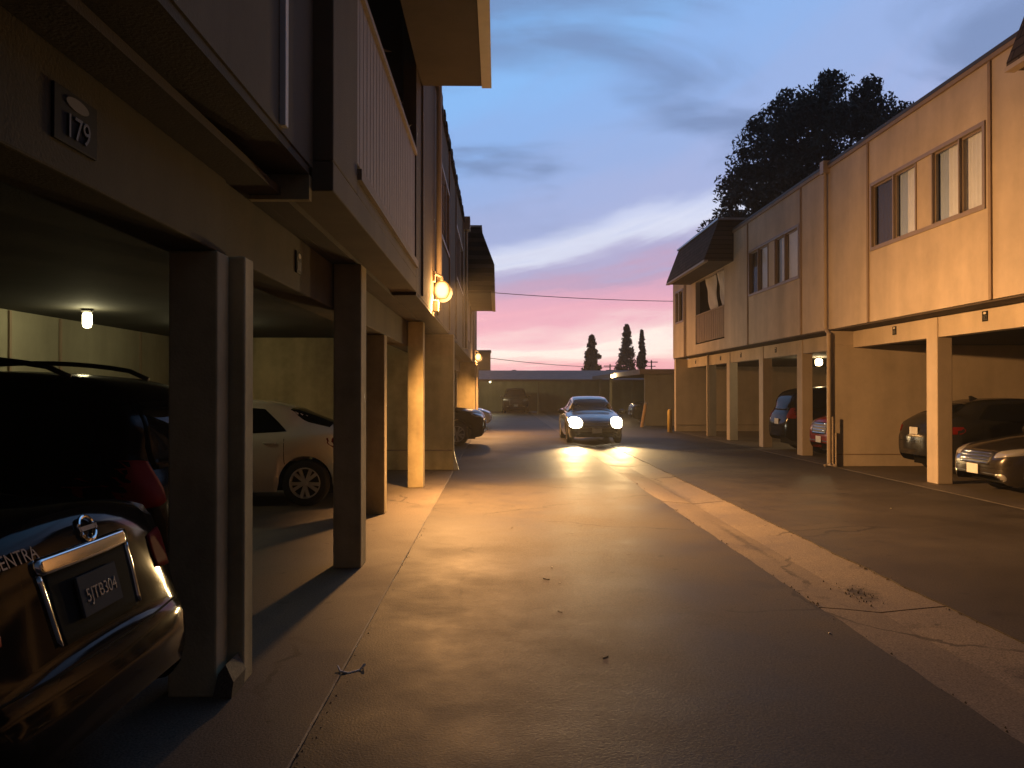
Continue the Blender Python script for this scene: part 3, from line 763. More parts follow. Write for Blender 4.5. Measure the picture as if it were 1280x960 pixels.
def bulb(x, y, zc, power, colr, label, name='ceiling_bulb', r=.06, estr=12, h=.21):
    t = thing(name, label, 'lamp', (x, y, zc), 0)
    m = MB(); m.lathe([(.075, 0), (.08, -.03), (.06, -.05)], (x, y, zc), n=16); m.build('socket', M['iron'], t)
    m = MB(); m.lathe([(r * .7, -.05), (r, -.08), (r, -.05 - h * .75), (r * .75, -.05 - h * .95), (.01, -.05 - h)], (x, y, zc), n=18)
    g_ = m.build('globe', emat('bulb_glow', colr, estr), t, smooth=True)
    lamp('bulb_light', 'POINT', (0, 0, -.05 - h * .5), power, colr, t, r)
    g_.visible_shadow = False
    return t
GY = (1.0, .88, .48)
bulb(-5.5, 11.2, 2.755, 17, GY, 'jar-shaped ceiling bulb glowing above the black off-roader in the left carport')
bulb(-4.7, 13.6, 2.755, 17, GY, 'ceiling bulb in the left carport hidden behind the nearest column')
bulb(9.6, 24.6, 2.66, 60, (1, .72, .36), 'round ceiling bulb glowing in the right carport left of the downspout pillar', r=.10, estr=30, h=.2)

# ------------------------------------------------------------------ CARS
def pchip(pts):
    pts = sorted(pts); xs = np.array([p[0] for p in pts], float); ys = np.array([p[1] for p in pts], float)
    h = np.diff(xs); d = np.diff(ys) / h; mm = np.zeros(len(xs))
    for i in range(1, len(xs) - 1):
        if d[i - 1] * d[i] > 0:
            w1, w2 = 2 * h[i] + h[i - 1], h[i] + 2 * h[i - 1]
            mm[i] = (w1 + w2) / (w1 / d[i - 1] + w2 / d[i])
    mm[0], mm[-1] = d[0], d[-1]
    def f(x):
        x = min(max(x, xs[0]), xs[-1]); i = int(min(max(np.searchsorted(xs, x) - 1, 0), len(xs) - 2)); t = (x - xs[i]) / h[i]
        return float((1 + 2 * t) * (1 - t) ** 2 * ys[i] + t * (1 - t) ** 2 * h[i] * mm[i] + t * t * (3 - 2 * t) * ys[i + 1] + t * t * (t - 1) * h[i] * mm[i + 1])
    return f

SEDAN = dict(L=4.55, W=1.78, R=.33, ax=(1.36, -1.30), arch=.375,
    top=[(2.275, .60), (2.24, .68), (2.12, .75), (1.65, .89), (1.15, .985), (.95, 1.06), (.55, 1.30), (.2, 1.43), (-.2, 1.475), (-.7, 1.455), (-1.05, 1.37), (-1.4, 1.22), (-1.68, 1.12), (-1.95, 1.10), (-2.16, 1.085), (-2.235, .99), (-2.275, .86)],
    belt=[(2.275, .54), (2.15, .68), (1.6, .82), (1.0, .90), (0, .94), (-1, .98), (-1.8, 1.02), (-2.15, 1.0), (-2.275, .80)],
    hw=[(2.275, .52), (2.24, .62), (2.14, .73), (1.95, .82), (1.6, .875), (1.0, .89), (-1.2, .89), (-1.8, .865), (-2.05, .82), (-2.18, .76), (-2.245, .70), (-2.275, .62)],
    wr=[(2.275, .40), (2.1, .56), (1.15, .70), (.95, .70), (.3, .57), (-.3, .555), (-.9, .56), (-1.3, .62), (-1.65, .70), (-2.1, .70), (-2.275, .52)],
    low=[(2.275, .34), (2.15, .21), (1.8, .19), (-1.8, .22), (-2.15, .27), (-2.275, .40)],
    ws=((1.0, .68), (.30, .53)), rw=((-.98, .53), (-1.58, .62)), rwaxis='z',
    wins=[(.80, -.17, .32, -.17), (-.25, -1.18, -.25, -.92)], hl=(.46, .84, .60, .74, .20), tl=(.60, .86, .82, .97), grille=(.44, .50, .70), lowgrille=(.52, .24, .38), pz=(.42, .86))
TRUNK = dict(SEDAN, top=SEDAN['top'][:10] + [(-1.05, 1.38), (-1.4, 1.26), (-1.68, 1.19), (-1.92, 1.185), (-2.06, 1.17), (-2.105, 1.12), (-2.14, 1.02), (-2.18, .88), (-2.21, .76), (-2.23, .70), (-2.258, .675), (-2.273, .64), (-2.275, .60)],
    belt=SEDAN['belt'][:5] + [(-1.0, 1.0), (-1.7, 1.07), (-2.02, 1.08), (-2.09, 1.0), (-2.16, .80), (-2.215, .66), (-2.255, .60), (-2.275, .54)],
    hw=SEDAN['hw'][:7] + [(-1.8, .87), (-2.05, .83), (-2.16, .80), (-2.22, .77), (-2.255, .73), (-2.275, .66)],
    wr=SEDAN['wr'][:9] + [(-2.0, .74), (-2.2, .70), (-2.275, .6)], tl=(.58, .85, .80, .98))
HATCH = dict(SEDAN, L=4.2, ax=(1.25, -1.25),
    top=[(2.1, .62), (2.06, .70), (1.95, .78), (1.5, .92), (1.05, 1.02), (.85, 1.10), (.45, 1.34), (.1, 1.46), (-.3, 1.50), (-.9, 1.48), (-1.3, 1.41), (-1.65, 1.29), (-1.92, 1.16), (-2.03, 1.02), (-2.1, .84)],
    belt=[(2.1, .55), (2.0, .70), (1.5, .84), (.9, .92), (0, .96), (-1, 1.02), (-1.7, 1.08), (-1.95, 1.02), (-2.1, .78)],
    hw=[(2.1, .52), (2.06, .62), (1.95, .74), (1.75, .82), (1.4, .87), (1.0, .88), (-1.2, .88), (-1.6, .86), (-1.85, .80), (-2.0, .72), (-2.1, .62)],
    wr=[(2.1, .40), (1.95, .56), (1.05, .70), (.85, .70), (.2, .57), (-.4, .555), (-1.0, .55), (-1.5, .57), (-1.85, .64), (-2.1, .5)],
    low=[(2.1, .34), (2.0, .21), (1.6, .19), (-1.6, .22), (-1.95, .28), (-2.1, .40)],
    ws=((.90, .68), (.20, .53)), rw=((-1.30, .47), (-1.80, .56)), wins=[(.72, -.2, .25, -.2), (-.27, -1.28, -.27, -.98)])
SUV = dict(L=4.5, W=1.86, R=.36, ax=(1.42, -1.36), arch=.42,
    top=[(2.25, .80), (2.22, .92), (2.10, 1.02), (1.7, 1.10), (1.25, 1.15), (1.05, 1.22), (.65, 1.50), (.35, 1.67), (0, 1.74), (-.8, 1.76), (-1.5, 1.73), (-1.85, 1.66), (-2.02, 1.50), (-2.16, 1.15), (-2.23, .98), (-2.25, .85)],
    belt=[(2.25, .70), (2.1, .90), (1.6, 1.00), (1.0, 1.05), (0, 1.08), (-1.2, 1.12), (-2.0, 1.10), (-2.18, 1.0), (-2.25, .8)],
    hw=[(2.25, .60), (2.21, .72), (2.1, .82), (1.85, .89), (1.4, .925), (-1.4, .925), (-1.9, .905), (-2.1, .86), (-2.2, .79), (-2.25, .70)],
    wr=[(2.25, .48), (2.05, .66), (1.25, .76), (1.05, .76), (.4, .66), (-.3, .65), (-1.4, .65), (-1.9, .67), (-2.1, .74), (-2.25, .6)],
    low=[(2.25, .42), (2.12, .28), (1.8, .25), (-1.8, .28), (-2.12, .32), (-2.25, .42)],
    ws=((1.10, .72), (.46, .60)), rw=((.62, 1.12), (.55, 1.55)), rwaxis='x-',
    wins=[(.92, .02, .52, .02), (-.06, -.98, -.06, -.98), (-1.06, -1.92, -1.06, -1.72)], hl=(.50, .86, .80, .94, .16), tl=(.62, .90, .90, 1.20), grille=(.46, .62, .90), lowgrille=(.56, .32, .48), pz=(.50, .82))
PICKUP = dict(SUV, L=5.5, W=2.0, R=.40, ax=(1.85, -1.7), arch=.47,
    top=[(2.75, 1.00), (2.72, 1.10), (2.6, 1.18), (2.2, 1.23), (1.5, 1.27), (1.25, 1.34), (.9, 1.60), (.6, 1.82), (.2, 1.88), (-.4, 1.86), (-.7, 1.78), (-.85, 1.5), (-.95, 1.32), (-1.2, 1.30), (-2.6, 1.30), (-2.75, 1.2)],
    belt=[(2.75, .90), (2.6, 1.08), (2.0, 1.15), (1.2, 1.18), (-.9, 1.20), (-2.6, 1.22), (-2.75, 1.1)],
    hw=[(2.75, .80), (2.70, .90), (2.55, .96), (2.2, .99), (-2.3, .99), (-2.7, .95), (-2.75, .9)],
    wr=[(2.75, .7), (2.5, .82), (1.4, .84), (.7, .68), (-.6, .68), (-1.0, .88), (-2.75, .85)],
    low=[(2.75, .48), (2.6, .38), (2.2, .36), (-2.4, .4), (-2.75, .46)],
    ws=((1.30, .80), (.70, .62)), rw=((.55, 1.36), (.5, 1.7)), wins=[(1.12, .25, .72, .25), (.17, -.62, .17, -.6)], hl=(.56, .93, .90, 1.06, .10), tl=(.8, .95, .9, 1.2), grille=(.54, .62, 1.06), lowgrille=(.6, .42, .55), pz=(.58, .9))

FAST = dict(HATCH,
    top=HATCH['top'][:8] + [(-.2, 1.50), (-.55, 1.475), (-.85, 1.41), (-1.15, 1.30), (-1.45, 1.19), (-1.7, 1.11), (-1.92, 1.06), (-2.03, .98), (-2.1, .84)],
    belt=[(2.1, .55), (2.0, .70), (1.5, .84), (.9, .92), (0, .95), (-1, 1.0), (-1.6, 1.03), (-1.95, .98), (-2.1, .78)],
    rw=((-.95, .48), (-1.55, .58)), wins=[(.72, -.1, .25, -.1), (-.17, -.98, -.17, -.62)])
BACKING = mat('underbody', (.006, .006, .006), .9, spec=.1)
_wheel_cache = {}
def wheel_meshes(Rt, wd=.21):
    key = (Rt, wd)
    if key in _wheel_cache: return _wheel_cache[key]
    t = MB(); rr = Rt * .66; h = wd / 2
    t.lathe([(rr, -h * .9), (Rt * .88, -h), (Rt * .97, -h * .8), (Rt, -h * .45), (Rt, h * .45), (Rt * .97, h * .8), (Rt * .88, h), (rr, h * .9)], (0, 0, 0), 'y', 36, False)
    r = MB(); n = 36
    # rim ring, dish, five twin spokes
    r.lathe([(rr + .002, h * .6), (rr, h * .93), (rr * .93, h * .95), (rr * .90, h * .6), (rr * .90, h * .2)], (0, 0, 0), 'y', n, False)
    for k in range(5):
        for da in (-.14, .14):
            a = 2 * PI * k / 5 + da; a2 = 2 * PI * k / 5 + da * 1.7
            p0 = Vector((math.cos(a) * rr * .16, h * .78, math.sin(a) * rr * .16)); p1 = Vector((math.cos(a2) * rr * .93, h * .82, math.sin(a2) * rr * .93))
            d = (p1 - p0).normalized(); s_ = Vector((-d.z, 0, d.x)) * .022; yb = Vector((0, -.03, 0))
            b = len(r.v)
            for p, wq in ((p0, .9), (p1, 1.15)):
                r.v += [tuple(p + s_ * wq), tuple(p - s_ * wq), tuple(p - s_ * wq + yb), tuple(p + s_ * wq + yb)]
            r.f += [(b, b + 1, b + 5, b + 4), (b + 1, b + 2, b + 6, b + 5), (b + 2, b + 3, b + 7, b + 6), (b + 3, b, b + 4, b + 7)]
    r.lathe([(rr * .22, h * .5), (rr * .22, h * .84), (rr * .12, h * .9), (.005, h * .9)], (0, 0, 0), 'y', 18)
    d = MB(); d.lathe([(rr * .92, h * .1), (rr * .92, h * .25), (.01, h * .25)], (0, 0, 0), 'y', 24)
    _wheel_cache[key] = (t, r, d); return _wheel_cache[key]

def patch(bvh, axis, quad, nu, nv, off, m, name, parent, round_=0, depth=.012, smooth=True):
    """a panel that follows the body: quad corners (2-D) are projected along an axis onto the body"""
    c = [Vector((*q, 0)) for q in quad]
    dirs = {'x+': Vector((-1, 0, 0)), 'x-': Vector((1, 0, 0)), 'y+': Vector((0, -1, 0)), 'y-': Vector((0, 1, 0)), 'z': Vector((0, 0, -1))}
    d = dirs[axis]; idx = {}; bm = bmesh.new()
    for i in range(nu + 1):
        for j in range(nv + 1):
            u, v = 2 * i / nu - 1, 2 * j / nv - 1
            if round_: u, v = u * math.sqrt(max(0, 1 - round_ * v * v / 2)), v * math.sqrt(max(0, 1 - round_ * u * u / 2))
            s_, t = (u + 1) / 2, (v + 1) / 2
            p = (c[0] * (1 - s_) + c[1] * s_) * (1 - t) + (c[3] * (1 - s_) + c[2] * s_) * t
            o = {'x': Vector((0, p.x, p.y)), 'y': Vector((p.x, 0, p.y)), 'z': Vector((p.x, p.y, 0))}[axis[0]] - d * 6
            h = bvh.ray_cast(o, d)
            if h[0] is None: continue
            idx[(i, j)] = bm.verts.new(h[0] - d * off)
    for i in range(nu):
        for j in range(nv):
            ks = [(i, j), (i + 1, j), (i + 1, j + 1), (i, j + 1)]
            if all(k in idx for k in ks):
                vs = [idx[k] for k in ks]
                dep = [(-d).dot(v.co) for v in vs]
                if max(dep) - min(dep) < .35: bm.faces.new(vs)
    ed = [e for e in bm.edges if len(e.link_faces) == 1]
    if not bm.faces: bm.free(); return None
    ret = bmesh.ops.extrude_edge_only(bm, edges=ed)
    for v in [q for q in ret['geom'] if isinstance(q, bmesh.types.BMVert)]: v.co += d * depth
    for v in [v for v in bm.verts if not v.link_faces]: bm.verts.remove(v)
    bmesh.ops.recalc_face_normals(bm, faces=bm.faces)
    me = bpy.data.meshes.new(name); bm.to_mesh(me); bm.free(); me.materials.append(m)
    for p in me.polygons: p.use_smooth = smooth
    o = bpy.data.objects.new(name, me); col.objects.link(o); o.parent = parent
    return o

def hit(bvh, axis, a, b):
    d = {'x+': Vector((-1, 0, 0)), 'x-': Vector((1, 0, 0)), 'y+': Vector((0, -1, 0)), 'y-': Vector((0, 1, 0))}[axis]
    o = {'x': Vector((0, a, b)), 'y': Vector((a, 0, b))}[axis[0]] - d * 6
    h = bvh.ray_cast(o, d); return h[0]

def make_car(name, label, spec, loc, rz, pm, lit=False, cat='car', roof_rails=False, fin=False, rear_detail=False, rim=None, scale=1.0):
    S = spec; f = {k: pchip(S[k]) for k in ('top', 'belt', 'hw', 'wr', 'low')}
    t = thing(name, label, cat, loc, rz, 'cars parked in the carports' if not lit else None)
    Lh = S['L'] / 2
    xs = sorted(set([round(x, 3) for x in list(np.arange(-Lh, Lh, .05)) + list(np.arange(Lh - .16, Lh, .02)) + list(np.arange(-Lh, -Lh + .16, .02)) + [Lh]
                     + [a + S['arch'] * math.cos(k * PI / 16) for a in S['ax'] for k in range(17)]]))
    rows = []
    for x in xs:
        hw, zb, zt, wr, zl = f['hw'](x), f['belt'](x), f['top'](x), f['wr'](x), f['low'](x)
        zt = max(zt, zb + .03); wr = min(wr, hw * .93)
        zside = zl
        for a in S['ax']:
            dx = abs(x - a)
            if dx <= S['arch'] + 1e-4: zside = max(zside, S['R'] + math.sqrt(max(0, S['arch'] ** 2 - dx * dx)))
        zl2 = zside
        h = zt - zb; rr = min(.085, h * .55)
        half = [(hw * .93, zl2), (hw * .985, zl2 + .25 * (zb - zl2)), (hw * 1.0, zl2 + .5 * (zb - zl2)), (hw * .995, zl2 + .78 * (zb - zl2)), (hw * .975, zl2 + .92 * (zb - zl2)), (hw * .945, zb),
                (max(wr, hw * .92 * .65 + wr * .35), zb + .30 * (h - rr)), (wr * .5 + hw * .92 * .5 * .96 + .0, zb + .52 * (h - rr)), (wr * 1.02, zb + (h - rr)), (wr * .94, zt - rr * .38), (wr * .62, zt - rr * .10), (0, zt)]
        if h < .22:
            n_ = 6
            for q in range(6, 12):
                tt = (q - 5) / 6.0
                half[q] = (hw * .945 * (1 - tt), zb + h * (1 - (1 - tt) ** 2.2))
        else:
            blend = min(1, (h - .22) / .15)
            for q in range(6, 12):
                tt = (q - 5) / 6.0
                fl = (hw * .945 * (1 - tt), zb + h * (1 - (1 - tt) ** 2.2))
                half[q] = (fl[0] * (1 - blend) + half[q][0] * blend, fl[1] * (1 - blend) + half[q][1] * blend)
        rows.append([(x, -p, z) for p, z in half] + [(x, p, z) for p, z in reversed(half[:-1])])
    m = MB(); m.grid(rows); n = len(rows[0])
    # close nose and tail with a slightly domed cap
    for r0, sgn in ((0, -1), (len(rows) - 1, 1)):
        ring = rows[r0]; b = len(m.v)
        cx = sum(p[2] for p in ring) / n
        inner = [(p[0] + sgn * .018, p[1] * .6, cx + (p[2] - cx) * .6) for p in ring]
        m.v += inner; m.v.append((ring[0][0] + sgn * .024, 0, cx)); c = len(m.v) - 1
        for k in range(n - 1):
            a0, a1 = r0 * n + k, r0 * n + k + 1
            m.f.append((a0, a1, b + k + 1, b + k)); m.f.append((b + k, b + k + 1, c))
        m.f.append((r0 * n + n - 1, r0 * n, b, b + n - 1)); m.f.append((b + n - 1, b, c))
    body = m.build('body', pm, t, world=False, smooth=True)
    bm = bmesh.new(); bm.from_mesh(body.data); bvh = BVHTree.FromBMesh(bm); bm.free()
    # dark underside and wheel wells
    u = MB(); aw = S['W'] / 2 - .30
    u.box(-Lh + .30, Lh - .30, -aw, aw, .2, .52); u.build('underbody', BACKING, t, world=False)
    # glass
    (xb, yb), (xt, yt) = S['ws']
    patch(bvh, 'z', [(xb, -yb), (xb, yb), (xt, yt), (xt, -yt)], 18, 10, .004, M['skyglass'] if lit else M['carglass'], 'windshield', t, .06)
    if S['rwaxis'] == 'z':
        (xb, yb), (xt, yt) = S['rw']
        patch(bvh, 'z', [(xb, -yb), (xb, yb), (xt, yt), (xt, -yt)], 18, 10, .004, M['carglass'], 'rear_window', t, .10)
    else:
        (yb, zb_), (yt, zt_) = S['rw']
        patch(bvh, 'x-', [(-yb, zb_), (yb, zb_), (yt, zt_), (-yt, zt_)], 18, 10, .006, M['carglass'], 'rear_window', t, .12)
    for sd in ('y+', 'y-'):
        for (a, b, c_, d_) in S['wins']:
            zl = lambda x: f['belt'](x) + .05
            zh = lambda x: max(f['top'](x) - .10, zl(x) + .03)
            patch(bvh, sd, [(a, zl(a)), (b, zl(b)), (d_, zh(d_)), (c_, zh(c_))], 12, 8, .004, M['carglass'], 'side_window', t, .05)
        # door seams and handles
        zs = .30
        for xd in (S['wins'][0][0] + .12, S['wins'][0][1] - .04, S['wins'][1][1] + .02):
            ht = f['belt'](xd) - .03
            patch(bvh, sd, [(xd - .004, zs), (xd + .004, zs), (xd + .004, ht), (xd - .004, ht)], 1, 16, .0015, BACKING, 'door_seam', t, 0, .003)
        for xd in (S['wins'][0][1] + .16, S['wins'][1][1] + .22):
            hz = f['belt'](xd) - .11
            patch(bvh, sd, [(xd - .09, hz), (xd + .09, hz), (xd + .09, hz + .03), (xd - .09, hz + .03)], 6, 3, .022, pm, 'door_handle', t, .4, .02)
    # front
    g0, gz0, gz1 = S['grille']
    gr_ = patch(bvh, 'x+', [(-g0 * .9, gz0), (g0 * .9, gz0), (g0, gz1), (-g0, gz1)], 20, 6, .006, M['black'], 'grille', t, .12)
    if gr_:
        for k in range(4):
            z_ = gz0 + (gz1 - gz0) * (k + .5) / 4
            patch(bvh, 'x+', [(-g0 * .88, z_ - .008), (g0 * .88, z_ - .008), (g0 * .88, z_ + .008), (-g0 * .88, z_ + .008)], 20, 1, .014, M['chrome'], 'grille_bar', gr_, 0, .01)
    lw, lz0, lz1 = S['lowgrille']
    patch(bvh, 'x+', [(-lw, lz0), (lw, lz0), (lw * 1.02, lz1), (-lw * 1.02, lz1)], 20, 5, .005, M['black'], 'air_intake', t, .2)
    y0, y1, z0, z1, sl = S['hl']
    hm = beammat('headlight_glow', .655, .665, 90) if lit else M['lens']
    for s_ in (1, -1):
        q = [(s_ * y0, z0), (s_ * y1, z0 + .03 + sl * .2), (s_ * y1, z1 + sl * .3), (s_ * y0, z1 - .02)]
        if lit: q = [(s_ * .43, .50), (s_ * .87, .50), (s_ * .87, .83), (s_ * .43, .83)]  # lit patch made larger than a real lens to stand in for glare
        patch(bvh, 'x+', q, 10, 6, .008, hm, 'headlight', t, .45 if not lit else .8, .014)
        patch(bvh, 'x+', [(s_ * .52, lz0 + .02), (s_ * .68, lz0 + .02), (s_ * .68, lz1), (s_ * .52, lz1)], 4, 4, .008, M['lens'], 'fog_light', t, .9, .012)
        ty0, ty1, tz0, tz1 = S['tl']
        patch(bvh, 'x-', [(s_ * ty0, tz0 + .02), (s_ * ty1, tz0), (s_ * ty1, tz1), (s_ * ty0, tz1 - .01)], 10, 6, .008, M['tail'], 'taillight', t, .3, .016)
        if lit:
            p = hit(bvh, 'x+', s_ * .66, .66)
            lamp('headlight_beam', 'SPOT', (p.x + .06, p.y, p.z), 2100, (1, .64, .26), t, .12, R(58), 1.0, aim=(1, 0, -.035))
        # mirror
        xm = S['wins'][0][0] - .02; ym = f['hw'](xm) + .10; zm = f['belt'](xm) + .07
        mm_ = MB(); mm_.lathe([(.001, -.075), (.06, -.06), (.088, -.02), (.09, .02), (.07, .05), (.001, .055)], (0, 0, 0), 'x', 14)
        mm_.v = [(xm + v[0], s_ * (ym + v[1] * 1.25), zm + v[2] * .85) for v in mm_.v]
        mm_.tube([(xm, s_ * (ym - .16), zm - .05), (xm, s_ * (ym - .02), zm - .03)], .02, 8)
        mm_.build('wing_mirror', pm if S is not PICKUP else M['black'], t, world=False, smooth=True)
    # plates
    pf, pr = S['pz']
    for ax, z_, sg in (('x+', pf, 1), ('x-', pr, -1)):
        h_ = hit(bvh, ax, 0, z_)
        if h_:
            h1, h2 = hit(bvh, ax, 0, z_ - .06), hit(bvh, ax, 0, z_ + .06)
            ang = math.atan2(h2.x - h1.x, .12) if rear_detail and sg < 0 else 0
            b = MB(); b.box(sg * .010, sg * .022, -.152, .152, -.076, .076); pl = b.build('licence_plate', M['plate'] if not (rear_detail and sg < 0) else M['dimplate'], t, world=False, bevel=.004)
            pl.location = (h_.x if not ang else (h1.x + h2.x) / 2, 0, z_); pl.rotation_euler = (0, ang, 0)
            if rear_detail and sg < 0: rear_plate = pl
    # bumper line
    for ax, z_ in (('x+', lz1 + .07), ('x-', .66)):
        patch(bvh, ax, [(-.80, z_), (.80, z_), (.80, z_ + .007), (-.80, z_ + .007)], 30, 1, .0015, BACKING, 'panel_seam', t, 0, .003)
    # wheels
    tm, rm_, dm = wheel_meshes(S['R'])
    for a in S['ax']:
        for s_ in (1, -1):
            q = MB(); q.v = list(tm.v); q.f = list(tm.f)
            wo_ = q.build('wheel', M['rubber'], t, world=False, smooth=True)
            yw = f['hw'](a) - .125
            wo_.location = (a, s_ * yw, S['R'] + .0); wo_.rotation_euler = (0, .3, 0 if s_ > 0 else PI)
            q = MB(); q.v = list(rm_.v); q.f = list(rm_.f); q.build('rim', rim or M['alloy'], wo_, world=False)
            q = MB(); q.v = list(dm.v); q.f = list(dm.f); q.build('brake_disc', M['black'], wo_, world=False)
    if roof_rails:
        for s_ in (1, -1):
            yr = f['wr'](-.5) * .90; pts = []
            for k in range(13):
                x = .15 - 1.75 * k / 12; z_ = f['top'](x) - .012 + .085 * math.sin(PI * min(1, max(0, k / 12))) ** .35
                pts.append((x, s_ * yr, z_))
            q = MB(); q.tube(pts, .018, 8); q.build('roof_rail', M['black'], t, world=False, smooth=True)
    if fin:
        q = MB(); x = -.95; z_ = f['top'](x) - .02; q.prism([(x + .12, z_ + .015), (x - .06, z_ - .02), (x - .07, z_ + .08), (x - .03, z_ + .085)], -.02, .02); q.build('antenna', pm, t, world=False, bevel=.006)
    if rear_detail:
        # bright garnish over a recessed number plate, ring emblem, raised lettering
        zg0, zg1, yg = .985, 1.04, .335
        patch(bvh, 'x-', [(-yg, zg0), (yg, zg0), (yg, zg1), (-yg, zg1)], 24, 5, .022, M['chrome'], 'garnish', t, .12, .03)
        for s_ in (1, -1):
            patch(bvh, 'x-', [(s_ * (yg - .008), .985), (s_ * (yg + .002), .985), (s_ * (yg - .018), .74), (s_ * (yg - .026), .74)], 2, 10, .014, M['chrome'], 'recess_glint', t, 0, .03)  # thin chrome strips standing in for glints along the recess edges
        patch(bvh, 'x-', [(-yg + .03, .73), (yg - .03, .73), (yg - .012, .98), (-yg + .012, .98)], 20, 8, .006, BACKING, 'plate_recess', t, .08, .012)
        def lean(y_, z_):
            a_, b_ = hit(bvh, 'x-', y_, z_ - .03), hit(bvh, 'x-', y_, z_ + .03)
            return math.atan2(b_.x - a_.x, .06), hit(bvh, 'x-', y_, z_).x
        a_, x_ = lean(0, 1.085)
        q = MB(); n_ = 28
        q.tube([(-.008, .056 * math.cos(2 * PI * k / n_), .047 * math.sin(2 * PI * k / n_)) for k in range(n_ + 1)], .0075, 8, cap=False); q.box(-.014, -.002, -.068, .068, -.009, .009)
        e_ = q.build('emblem', M['chrome'], t, world=False); e_.location = (x_, -.05, 1.085); e_.rotation_euler = (0, a_, 0)
        a_, x_ = lean(.42, 1.06)
        rot = (Matrix.Rotation(a_, 4, 'Y') @ Euler((R(90), 0, R(-90))).to_matrix().to_4x4()).to_euler()
        text_mesh('lettering', 'SENTRA', .070, M['chrome'], t, (x_ - .006, .415, 1.058), rot, .004)
        text_mesh('plate_characters', '5JTB304', .070, M['lens'], rear_plate, (-.0235, 0, -.004), (R(90), 0, R(-90)), .003)
    return t

P_ = {}
P_['grey'] = paint('grey_paint', (.16, .165, .175), .3, .5)
P_['blackp'] = mat('black_paint', (.005, .005, .0055), .15, 0, ior=1.14)
P_['darkbr'] = mat('dark_brown_paint', (.010, .0075, .006), .08, 0, ior=1.2)
P_['white'] = paint('white_paint', (.78, .74, .68), .35, 0)
P_['silver'] = paint('warm_silver_paint', (.032, .027, .023), .25, .3)
P_['red'] = mat('dark_red_paint', (.20, .016, .012), .25, 0, ior=1.2)
P_['darkgrey'] = mat('dark_grey_paint', (.022, .022, .024), .2, .1, ior=1.3)

make_car('moving_car', 'grey sedan driving up the alley towards the viewer with both headlights blazing', SEDAN, (3.06, 25.5 + 2.25, .012), R(-90), P_['grey'], lit=True)
make_car('parked_car', 'dark brown sedan in the nearest left stall, its chrome-trimmed trunk facing out', TRUNK, (-3.72, 3.20, .032), R(180), P_['darkbr'], rear_detail=True)
make_car('parked_off_roader', 'black off-roader with roof rails, rear out, behind the nearest left column', dict(SUV), (-4.30, 5.87, .032), R(180), P_['blackp'], roof_rails=True, cat='off-roader')
make_car('parked_car', 'white hatchback seen between the first and second left columns', FAST, (-3.95, 12.52, .032), R(180), P_['white'])
make_car('parked_off_roader', 'black off-roader poking its nose out of the left carport beyond the wall fin', SUV, (-2.62, 25.3, .032), 0, P_['blackp'], cat='off-roader')
make_car('parked_car', 'pale sedan barely showing past the far end of the left building', SEDAN, (-2.55, 37.2, .032), 0, P_['white'])
make_car('pickup_truck', 'dark pickup truck facing out of the far carport at the end of the alley', PICKUP, (1.35, 61.0 + 2.75, .012), R(-90), P_['darkgrey'], cat='pickup')
make_car('parked_car', 'dark car inside the single-storey carport on the right, beside the leaning post', SUV, (9.15, 43.2, .012), R(180), P_['darkgrey'])
make_car('parked_car', 'dark hatchback backed against the wall fin on the right, rear plate showing', HATCH, (8.08 + 2.1, 15.95, .022), 0, P_['darkgrey'], fin=True)
make_car('parked_car', 'grey-brown sedan nosing out at the right edge, chrome grille and plate showing', SEDAN, (7.52 + 2.275, 12.95, .022), R(180), P_['silver'])
make_car('parked_off_roader', 'dark red off-roader nosing out just left of the downspout pillar', SUV, (7.60 + 2.25, 19.45, .022), R(180), P_['red'], cat='off-roader')
make_car('parked_off_roader', 'black off-roader with its rear out, third right stall counting from the downspout pillar', SUV, (7.62 + 2.25, 22.45, .022), 0, P_['blackp'], cat='off-roader')

# ------------------------------------------------------------------ far carports
M['farwall'] = stucco('far_wall', (.30, .29, .20), .12)
M['farroof'] = mat('far_roof', (.36, .31, .31), .8, var=.15, scale=2)
t = thing('carport', 'long low carport with a sloping grey roof closing off the end of the alley', 'carport', (4, 63, 0))
m = MB(); m.prism([(60.0, 2.38), (60.0, 2.50), (65.0, 3.28), (70, 2.6), (70, 2.42), (65, 3.16)], -6.5, 14.0, 'x'); m.build('roof', M['farroof'], t)
m = MB(); m.box(-6.5, 14.0, 59.93, 59.995, 2.36, 2.51); m.build('fascia', M['trimL'], t)
m = MB(); m.box(-6.4, 13.9, 66.5, 66.7, .01, 2.8); m.build('back_wall', M['farwall'], t)
m = MB(); m.box(-6.4, -6.2, 60.1, 66.49, .01, 2.35); m.build('end_wall', M['farwall'], t)
m = MB(); m.box(13.7, 13.9, 60.1, 66.49, .01, 2.35); m.build('end_wall', M['farwall'], t)
for xp in (-3.2, 2.9, 9.8): column(t, xp, xp + .14, 60.2, 60.36, 2.34, M['farwall'], .01)
bulb(-.55, 60.9, 2.46, 130, (1, .88, .5), 'tiny white bulb under the left end of the far carport roof', r=.05, estr=25, h=.12)
t = thing('carport', 'single-storey carport with a plain dark end wall beside the yellow bollard', 'carport', (9.5, 48, 0))
m = MB(); m.box(7.0, 12.4, 39.3, 39.5, .01, 2.55); m.build('end_wall', M['wallback'], t)
m = MB(); m.box(12.2, 12.4, 39.51, 58.5, .01, 2.55); m.build('back_wall', M['wallback'], t)
m = MB(); m.box(6.78, 12.6, 39.1, 58.7, 2.56, 2.62); m.build('roof', M['iron'], t)
m = MB(); m.box(6.72, 6.775, 39.05, 58.7, 2.45, 2.70); m.box(6.776, 12.6, 39.04, 39.095, 2.47, 2.70); m.build('fascia', M['trimL'], t)
for yp in (51.6, 56.8): column(t, 7.0, 7.15, yp, yp + .15, 2.55, M['wallback'], .01)
